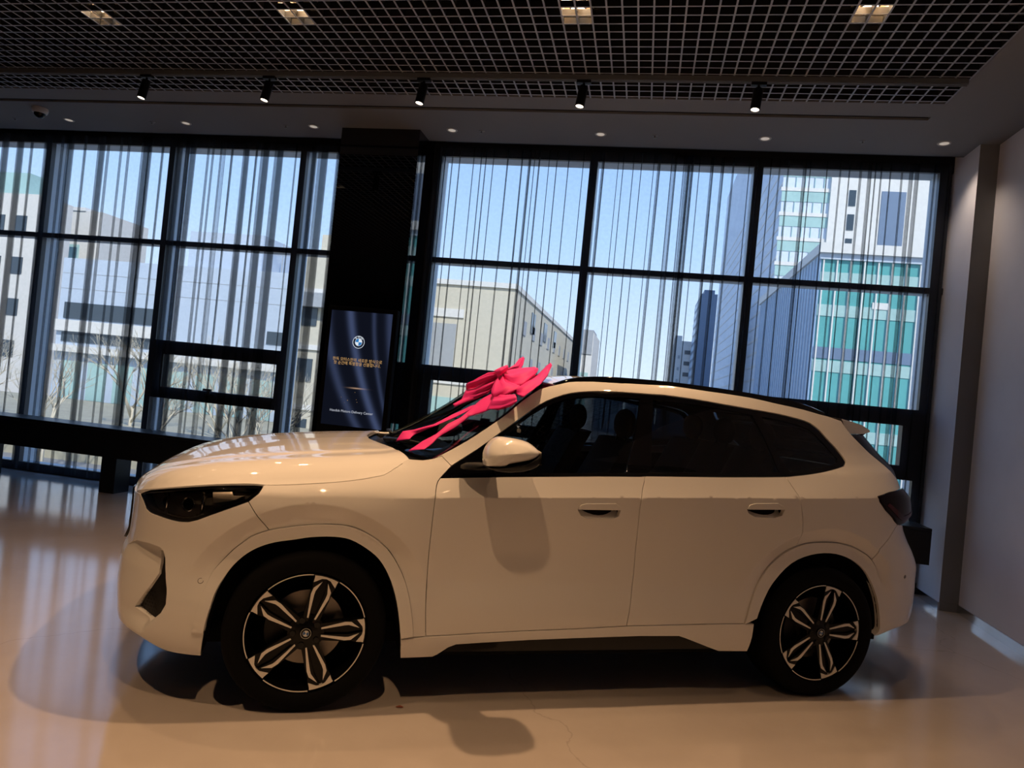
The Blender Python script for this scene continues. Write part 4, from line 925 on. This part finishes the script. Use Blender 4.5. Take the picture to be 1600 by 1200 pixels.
b_ = MB().grid(rows); b_.add(list(rows[0]),[(0,1,2,3,4)]); b_.add(list(rows[-1]),[(4,3,2,1,0)]); b_.build('spoiler_underside', M['black_gloss'], CAR, False)
# ---- underbody
ub = MB().box(-.62,3.35,-.60,.60,.20,.30); ub.box(.50,2.20,-.83,.83,.22,.32); ub.box(-.75,-.45,-.5,.5,.24,.30); ub.build('underbody', M['black_matte'], CAR)
MB().box(.55,2.2,-.80,.80,.33,.42).build('cabin_floor', M['black_matte'], CAR)
for sg in (-1,1): MB().cyl((3.5,sg*.45,.42),(3.63,sg*.45,.41),.045,n=20,cap=False).build('exhaust_tip', M['chrome'], CAR, True)
# ---- cabin
def seat(x, y, wd):
    st = subd(MB().box(x-.25,x+.27,y-wd/2,y+wd/2,.55,.72).build('seat', M['seat'], CAR), 2)
    bk = MB(); bk.grid([[(x+.20+a*.5+dx,y+yy*wd/2*(1-.12*a),.62+a) for dx, yy in ((-.07,-1),(-.09,0),(-.07,1),(.07,1),(.09,0),(.07,-1),(-.07,-1))] for a in (0,.2,.45,.62,.66)])
    bk.add([(x+.20+.33,y,1.285)],[]); subd(bk.build('backrest', M['seat'], st), 1)
    subd(MB().box(x+.50,x+.60,y-.14,y+.14,1.26,1.47).build('headrest', M['seat'], st), 2)
    MB().cyl((x+.53,y-.06,1.2),(x+.54,y-.06,1.3),.008,n=8).cyl((x+.53,y+.06,1.2),(x+.54,y+.06,1.3),.008,n=8).build('headrest_post', M['chrome'], st)
for y in (-.37,.37): seat(1.12, y, .50)
for y in (-.40,0.,.40): seat(2.02, y, .42)
db = MB().grid([[(x_,y,z_) for x_, z_ in ((.52,1.08),(.62,1.12),(.80,1.11),(.86,1.04),(.84,.80),(.7,.6))] for y in np.linspace(-.78,.78,12)]).build('dashboard', M['black_plastic'], CAR, True)
sw_ = MB(); cc_ = Vector((1.0,-.37,1.02)); ax1 = Vector((0,1,0)); ax2 = Vector((.42,0,.9)).normalized()
sw_.tube([cc_+ax1*.185*math.cos(t)+ax2*.185*math.sin(t) for t in np.linspace(0,2*math.pi,33)],.016,8); sw_.cyl(cc_-Vector((.12,0,-.05)),cc_,.05,n=16)
sw_.build('steering_wheel', M['seat'], CAR, True)
MB().grid([[(x_,y,float(np.interp(x_,ax_,az_))-.035) for y in np.linspace(-.6,.6,5)] for x_ in (1.2,1.5,2.0,2.5,2.9)]).build('headliner', M['black_matte'], CAR, True)
mb_ = MB().box(.96,.99,-.11,.11,1.42,1.49); bevel(mb_.build('rear_view_mirror', M['black_plastic'], CAR), .01)
MB().box(2.55,3.2,-.75,.75,.6,1.0).build('luggage_cover', M['black_matte'], CAR)
# ---- wheels
RR = .262; WT = .352
def polyprism(mb, P, y0, y1, mi=0, rot=0.):
    c_, s_ = math.cos(rot), math.sin(rot); Q = [(p[0]*c_-p[1]*s_, p[0]*s_+p[1]*c_) for p in P]
    if area(Q) < 0: Q = Q[::-1]
    n = len(Q); V = [(q[0],y0,q[1]) for q in Q]+[(q[0],y1,q[1]) for q in Q]
    mb.add(V, [tuple(range(n))]+[(k,n+k,n+(k+1)%n,(k+1)%n) for k in range(n)], mi)
def make_wheel(x, s):
    """outer face looks towards -y for the near side"""
    w_ = MB()
    w_.lathe([(RR-.001,.012),(RR,.004),(RR-.004,-.001),(RR-.009,.001),(RR-.012,.012),(RR-.022,.06),(RR-.035,.13),(RR-.03,.20),(RR,.235)], n=72)
    k = empty('wheel', (x, -.898*(1 if s < 0 else -1), WT-.005), 0. if s < 0 else math.pi, CAR)
    w_.build('rim', M['rim_black'], k, True, 40)
    rg = MB()
    t = MB().lathe([(RR-.002,.012),(RR+.006,-.004),(RR+.030,-.016),(RR+.060,-.014),(RR+.078,-.002),(RR+.086,.018),(WT-.001,.045),(WT,.125),(WT-.001,.20),(RR+.086,.228),(RR+.06,.25),(RR,.24)], n=96)
    for g in (.07,.105,.145,.18): t.lathe([(WT+.0003,g-.004),(WT+.0003,g+.004)], n=48)
    t.build('tire', M['rubber'], k, True, 50)
    d = MB().lathe([(.06,.085),(.165,.085),(.165,.105),(.06,.105)], n=48).build('brake_disc', M['disc'], k, True, 40)
    bc = MB(); polyprism(bc, [(.10*math.cos(a),.10*math.sin(a)) for a in np.linspace(2.5,3.7,9)]+[(.178*math.cos(a),.178*math.sin(a)) for a in np.linspace(3.7,2.5,9)], .07, .12); bc.build('brake_caliper', M['black_plastic'], k)
    MB().lathe([(.0,.17),(.24,.17)], n=40).build('inner_shield', M['black_matte'], k)
    SP = [R(a) for a in (0,72,144,216,288)]
    base = R(1.0)
    arcs = MB()
    for i in range(5):
        rot = base+2*math.pi*i/5 + R(1.5)
        m = MB(); r = RR-.004
        body = [(.15,.135),(.60,.175),(.76,.175),(.86,.205),(.985,.205),(.985,-.205),(.86,-.205),(.76,-.175),(.60,-.175),(.15,-.135)]
        holeT = None
        polyprism(m, [(a*r,b*r) for a,b in body[:5]+[(.985,.03),(.90,.03),(.70,.06),(.15,.035)]], .006, .045, 0, rot)
        polyprism(m, [(a*r,b*r) for a,b in [(.15,-.035),(.70,-.06),(.90,-.03),(.985,-.03)]+body[5:]], .006, .045, 0, rot)
        polyprism(m, [(a*r,b*r) for a,b in [(.10,.08),(.72,.09),(.97,.06),(.97,-.06),(.72,-.09),(.10,-.08)]], .020, .045, 0, rot)
        for sg in (1,-1):
            polyprism(m, [(a*r,b*sg*r) for a,b in [(.25,.076),(.64,.158),(.75,.153),(.885,.050),(.71,.104),(.64,.102),(.25,.050)]], .0025, .02, 1, rot)
        tip = [(.845,.188),(.93,.195)]+[(.998*math.cos(a),.998*math.sin(a)) for a in np.linspace(.212,-.212,9)]+[(.93,-.195),(.845,-.188),(.935,-.075),(.952,0),(.935,.075)]
        polyprism(m, [(a*r,b*r) for a,b in tip], .0008, .02, 1, rot)
        a0 = rot+.235; a1 = rot+2*math.pi/5-.235
        polyprism(m, [(r*math.cos(a),r*math.sin(a)) for a in np.linspace(a0,a1,16)]+[((r-.0045)*math.cos(a),(r-.0045)*math.sin(a)) for a in np.linspace(a1,a0,16)], -.0012, .01, 1, 0)
        m.build('spoke', [M['rim_black'],M['rim_silver']], k)
        b = MB(); bo = rot+math.pi/5; b.cyl((.056*math.cos(bo),-.001,.056*math.sin(bo)),(.056*math.cos(bo),.02,.056*math.sin(bo)),.013,n=6); b.build('wheel_bolt', M['black_plastic'], k)
    MB().lathe([(0,.001),(.035,.001),(.050,.006),(.078,.010),(.085,.04)], n=40).build('hub', M['rim_black'], k, True, 40)
    MB().lathe([(0,-.006),(.024,-.005),(.0275,.0),(.0275,.004)], n=32).build('center_cap', M['black_gloss'], k, True, 40)
    rd_ = roundel('roundel', .0225, [pm('cap_silver',(.60,.60,.58),.3,metal=.3),pm('cap_blue',(.02,.10,.30),.3),M['black_gloss']], k, (0,-.0058,0)); rd_.rotation_euler = (0,R(-35),0)
    return k
for x_ in (0., AX):
    for s in (-1, 1): make_wheel(x_, s)
# ================================================================== PINK BOW
BOWR = empty('ribbon_bow', (0,0,0)); BOWR.matrix_world = Matrix.Translation((-1.74688,3.64455,0)) @ Matrix.Rotation(.46494,4,'Z')
BOWR.location = BOWR.matrix_world.translation; BOWR.rotation_euler = (0,0,.46494)
tag(BOWR, 'large hot pink satin ribbon bow lying on the car windshield', 'bow')
for nm, A, B, bu, lp in BOW:
    A3 = []; B3 = []
    def sm3(P, n=5):
        xy = sm([(p[0],p[1]) for p in P], n); z = np.interp(np.linspace(0,len(P)-1,(len(P)-1)*n+1), range(len(P)), [p[2] for p in P])
        return [Vector((a[0],a[1],c)) for a, c in zip(xy, z)]
    a_ = sm3(A); b_ = sm3(B); n = len(a_); rows = []
    for i in range(n):
        r_ = []; wv = bu*math.sin(math.pi*min(1,(.12+.88*i/(n-1)) if lp else .5))
        for j in range(9):
            t = j/8; p = a_[i].lerp(b_[i], t); h = math.sin(math.pi*t)
            p = p+Vector((-.15,-1,.25))*(wv*h+(.017*math.sin(2*math.pi*t*2+i*.2)*(1-i/n) if lp else .004*math.sin(i*.5)))
            r_.append(tuple(p))
        rows.append(r_)
    if lp:  # the band turns over at the far end and runs back to the knot underneath
        back = []
        for i in range(n-1,-1,-1):
            r_ = []; f = 1-i/(n-1)
            for j in range(9):
                t = j/8; p = a_[i].lerp(b_[i], .08+.84*t); h = math.sin(math.pi*t)
                r_.append(tuple(p+Vector((.1,.75,-.35))*(.012+bu*.9*h+.03*math.sin(math.pi*f))))
            back.append(r_)
        rows += back
    o = MB().grid(rows).build({'loop':'bow_loop','tail':'ribbon_tail','knot':'bow_knot'}[nm], M['ribbon'], BOWR, True)
    so_ = o.modifiers.new('thickness','SOLIDIFY'); so_.thickness = .002
sc_ = MB().grid([[(-.018,-.006,.003),(-.004,-.009,.006),(.014,-.003,.003)],[(-.014,.004,.004),(.0,.003,.010),(.018,.006,.004)],[(-.006,.010,.002),(.006,.011,.005),(.014,.010,.002)]]).build('paper_scrap', pm('rust_paper',(.22,.06,.03),.8), None, True)
sc_.location = (-.954,3.057,0.); tag(sc_, 'tiny rust-red scrap lying on the floor right of the front wheel', 'scrap')
# ================================================================== OUTSIDE
GZ_ = -2.6
M['f_white'] = pm('facade_white', (.62,.60,.56), .8, noise=.05, nscale=.6); M['f_beige'] = pm('facade_beige', (.56,.52,.42), .8, noise=.06, nscale=.5)
M['f_pale'] = pm('facade_pale_blue', (.46,.53,.62), .5, noise=.04, nscale=.4); M['f_grey'] = pm('facade_grey', (.34,.36,.38), .7, noise=.05)
M['f_dark'] = pm('facade_dark_window', (.05,.07,.09), .15); M['f_teal'] = pm('teal_glass', (.10,.36,.36), .2, noise=.25, nscale=.35)
M['f_side'] = pm('tower_side', (.56,.63,.72), .6, noise=.15, nscale=.3)
M['f_blue'] = pm('blue_glass', (.34,.48,.64), .3, noise=.2, nscale=.25); M['f_green'] = pm('pale_green_glass', (.35,.52,.50), .2, noise=.2, nscale=.4)
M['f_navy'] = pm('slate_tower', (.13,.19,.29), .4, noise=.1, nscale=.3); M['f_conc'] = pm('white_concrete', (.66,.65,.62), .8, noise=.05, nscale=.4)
M['dry'] = pm('dry_grass', (.36,.33,.24), .95, noise=.35, nscale=1.2); M['bark'] = pm('bare_twigs', (.58,.52,.40), .9, noise=.2)
M['asphalt'] = pm('asphalt', (.22,.22,.22), .9, noise=.15, nscale=1)
struct(MB().box(-120,120,7.6,160,GZ_-.3,GZ_).build('ground_street', M['asphalt']))
struct(MB().box(-60,6,22,33.5,GZ_,GZ_+1.3).build('ground_bank', M['dry']))
def building(loc, label, body, mat):
    o = empty('building', loc); tag(o, label, 'building')
    b = MB()
    for q in body: b.box(*q)
    b.build('walls', mat, o); return o
def bx(o, name, mat, *q): return MB().box(*q).build(name, mat, o)
def wins(o, mat, x0, x1, y, zs, nx, wv, h, name='window'):
    for z in zs:
        for i in range(nx):
            xc = x0+(x1-x0)*(i+.5)/nx; bx(o, name, mat, xc-wv/2, xc+wv/2, y-.06, y+.05, z, z+h)
def winsx(o, mat, x, y0, y1, zs, ny, wv, h, name='window'):
    for z in zs:
        for i in range(ny):
            yc = y0+(y1-y0)*(i+.5)/ny; bx(o, name, mat, x-.05, x+.06, yc-wv/2, yc+wv/2, z, z+h)
# far left white block with a greenish roof parapet
o = building((-55,45,GZ_), 'white building with greenish glass roof edge at the far left behind the curtain', [(-8,8.4,0,3.2,0,15.6)], M['f_white'])
bx(o,'parapet',M['f_green'],-8,7.0,.3,2.8,15.6,17.3); wins(o,M['f_dark'],-2,8,0,(3,6.2,9.4,12.6),5,1.0,1.3)
# beige building behind the pale blue one
o = building((-45.5,51,GZ_), 'cream building rising behind the low pale blue building at left', [(-4.6,-.9,0,5.6,0,15.9)], M['f_white'])
bx(o,'stair_window',M['f_green'],-4.2,-2.8,-.06,.05,3,13); bx(o,'parapet',M['f_conc'],-4.7,-2.5,-.1,5,15.9,16.2)
# low pale blue metal-clad building
o = building((-26.5,35,GZ_), 'long low pale blue metal-clad building across the street, left of the column', [(-7.6,7.0,0,12,0,9.4),(-.2,4.5,1,9,9.4,11.6)], M['f_pale'])
bx(o,'ribbon_window',M['f_dark'],-7.2,-.6,-.06,.05,5.85,6.8); bx(o,'fascia',M['f_conc'],-7.6,-.6,-.25,.05,5.1,5.75); bx(o,'ribbon_window',M['f_dark'],-7.2,-.6,-.06,.05,4.5,5.05)
bx(o,'canopy',M['f_conc'],-7.6,7.0,-.5,.05,3.9,4.3); wins(o,M['f_green'],-7.2,6.8,0,(1.2,),8,1.2,2.2,'shop_window'); bx(o,'louver',M['f_dark'],5.9,6.9,-.06,.05,5.4,6.1)
for z in (7.6,8.5): bx(o,'panel_joint',M['f_grey'],-7.6,7.0,-.012,.01,z,z+.03)
a = MB().tube([(5.2,2,9.4),(5.2,2,11.4)],.03,6); a.tube([(4.3,2,11.0),(6.2,2,11.0)],.02,6); a.tube([(4.6,2,10.7),(5.9,2,10.7)],.02,6); a.build('antenna', M['f_grey'], o)
# cream apartment seen just left of the column
o = building((-15.7,32,GZ_), 'cream brick building with dark windows just left of the black column', [(-1.85,2.6,0,7,0,10.0),(-1.2,1.9,1,6,10.0,11.2)], M['f_beige'])
for z in (2.2,5.2,8.0): bx(o,'cornice',M['f_conc'],-1.95,2.6,-.12,.02,z+.0,z+.25); wins(o,M['f_dark'],-1.6,2.4,0,(z-1.6,),3,.8,1.15)
bx(o,'balcony',M['f_grey'],-1.8,.2,-.6,.0,7.3,8.0)
# large cream building right of the column
o = building((-13.9,40,GZ_), 'large cream building with flat roof right of the column, behind the pink bow', [(-4,6.0,0,38,0,10.15)], M['f_beige'])
bx(o,'roof_edge',M['f_conc'],-4,6.1,-.15,38,10.15,10.45); bx(o,'louver_window',M['f_grey'],.6,2.6,-.08,.05,5.0,7.8); bx(o,'parapet',M['f_conc'],.4,3.0,-.1,.05,8.2,8.7)
bx(o,'ledge',M['f_conc'],.4,6.1,-.1,.05,4.2,4.7); bx(o,'shop_window',M['f_green'],.5,4.2,-.08,.05,1.6,3.4)
winsx(o,M['f_grey'],6.0,2,36,(3.4,5.6,7.8),9,1.1,.9); winsx(o,M['f_dark'],6.0,4,22,(8.2,),3,1.6,1.4)
# small grey-green building
o = building((-5.3,60,GZ_), 'small grey and green building just right of the cream building', [(-.7,.65,0,8,0,9.9)], M['f_conc'])
bx(o,'roof_box',M['f_grey'],-.45,.6,-.1,4,8.0,10.1); bx(o,'window',M['f_green'],-.35,.45,-.06,.05,3.0,6.4)
# hazy skyline blocks
rs = random.Random(4)
sk = [(-4.2,2.4,5.3),(-1.6,1.8,4.4),(.6,2.6,5.6),(3.0,1.5,4.7),(-6.8,2.2,5.0)]
for i, (x, wd, h) in enumerate(sk):
    o = building((x,105,GZ_), ('pale distant building low on the skyline, second of the row','pale low distant building, middle of the skyline row','widest pale distant building above the car roof','pale distant building at the right of the skyline row','pale distant building leftmost of the skyline row')[i], [(-wd/2,wd/2,0,6,0,h+2.6-2)], M['f_conc'])
    wins(o,M['f_grey'],-wd/2+.2,wd/2-.2,0,(h-1.5,h-.4),3,.4,.5)
o = building((4.4,90,GZ_), 'small white apartment block standing left of the dark tower', [(-1.05,1.1,0,8,0,12.65)], M['f_conc'])
wins(o,M['f_dark'],.1,1.0,0,(6.8,8.2,9.6,11.0),1,.7,.5); bx(o,'stepped_roof',M['f_conc'],-1.0,-.2,1,6,12.65,13.4); wins(o,M['f_grey'],-.8,-.1,0,(7.4,8.9,10.4),1,.25,.4)
o = building((6.25,80,GZ_), 'slim slate blue tower standing behind the middle right window', [(-.9,.85,0,9.5,0,17.2)], M['f_navy'])
for z in range(3,17,1): bx(o,'window_band',M['f_blue'],-.96,-.9,.3,9.2,z+.15,z+.75)
bx(o,'roof_edge',M['f_navy'],-.6,.55,.4,8,17.2,17.7)
# tall glass tower on the right
o = building((18,70,GZ_), 'tall white and blue glass tower filling the far right window', [(-6.72,9,0,56,0,42)], M['f_side'])
bx(o,'core_wall',M['f_conc'],-2.4,9.2,-.35,6,0,42); bx(o,'recess_shade',M['f_navy'],2.1,4.2,-.42,-.33,18.6,26.2)  # navy sheet with the shade of a recess put into its colour
for z in (24.7,22.4,20.1): bx(o,'window',M['f_dark'],-.75,-.15,-.42,-.33,z,z+1.5)
for z in (17.9,20.3,22.7,25.1,27.5,29.9): 
    bx(o,'spandrel',M['f_conc'],-6.85,-2.4,-.12,.05,z+.9,z+1.25); bx(o,'green_band',M['f_green'],-6.75,-2.4,-.06,.05,z-.1,z+.9)
    for k in range(5): bx(o,'fin',M['f_green'],-6.4+k*.85,-6.34+k*.85,-.10,.0,z-1.1,z-.1)
for z in np.arange(2,30,1.45): bx(o,'side_band',M['f_conc'],-6.755,-6.70,0,56,float(z),float(z)+.22)
bx(o,'corner_block',M['f_conc'],-6.9,-4.0,-.2,2.5,15.0,17.3); 
# turquoise glass podium
o = building((13,45,GZ_), 'turquoise glass block with white roof slab at right, in front of the tower', [(-3.08,6,0,22,0,14.4)], M['f_teal'])
bx(o,'roof_slab',M['f_conc'],-3.3,6.2,-.45,22.3,14.4,15.0); bx(o,'roof_beam',M['f_pale'],-3.2,6.1,-.2,.2,14.05,14.4)
bx(o,'side_glass',M['f_blue'],-3.16,-3.08,0,22,0,14.4); bx(o,'navy_band',M['f_navy'],-3.1,6,-.06,.03,8.0,8.7)  # dark navy band across the glass front
for z in (3.1,7.2,10.6,12.6): bx(o,'pale_band',M['f_green'],-3.1,6,-.05,.03,z,z+.7)
for k in range(9): bx(o,'mullion',M['f_conc'],-3.0+k*.78,-2.92+k*.78,-.14,.0,0,14.3)
for k in range(26): bx(o,'side_mullion',M['f_pale'],-3.24,-3.15,.3+k*.84,.36+k*.84,0,14.3)
bx(o,'window',M['f_conc'],.0,.9,-.10,.02,11.2,11.6)
# bare winter trees along the street on the left
def tree(x, y, h, seed, label):
    rg = random.Random(seed); o = empty('bare_tree', (x,y,GZ_)); tag(o, label, 'tree', 'bare winter trees across the street')
    t = MB(); b = MB()
    def grow(p, d, L, r, lv):
        q = p+d*L*.55; d2 = (d+Vector((rg.uniform(-.2,.2),rg.uniform(-.2,.2),.05))).normalized(); e_ = q+d2*L*.45
        (t if lv == 0 else b).tube([p,q,e_],[r,r*.82,r*.62],5 if lv < 2 else 3)
        if lv >= 5: return
        for k in range((4,4,3,3,2)[lv]):
            a = rg.uniform(0,6.28); sp_ = rg.uniform(.45,.8)
            nd = (d2+Vector((math.cos(a)*sp_,math.sin(a)*sp_,rg.uniform(0,.25)))).normalized(); s0 = q.lerp(e_, rg.uniform(.2,1.))
            grow(s0, nd, L*rg.uniform(.6,.8), r*.55, lv+1)
    grow(Vector((0,0,0)), Vector((0,0,1)), h*.36, h*.016, 0)
    t.build('trunk', M['bark'], o, True); b.build('branches', M['bark'], o, True)
TREES = [(-24.5,21,5.2),(-22.0,19,4.6),(-19.6,24,5.8),(-17.6,18,4.6),(-15.4,23.4,5.4),(-13.4,17,4.4),(-11.4,18,4.8),(-9.0,15,4.7),(-26.8,22,5.4),(-7.8,19,5.0)]
TL = ['bare tree behind the second left window pane','bare tree beside the second mullion from the left','pale bare tree left of the opening window sash','bare tree seen through the opening sash of the left window','bare tree right of the opening sash','small bare tree below the opening sash','bare tree left of the black column','bare tree seen in the narrow pane beside the column','leftmost bare tree across the street','bare tree hidden mostly by the black column']
for i, (x, y, h) in enumerate(TREES): tree(x, y, h, 50+i, TL[i])
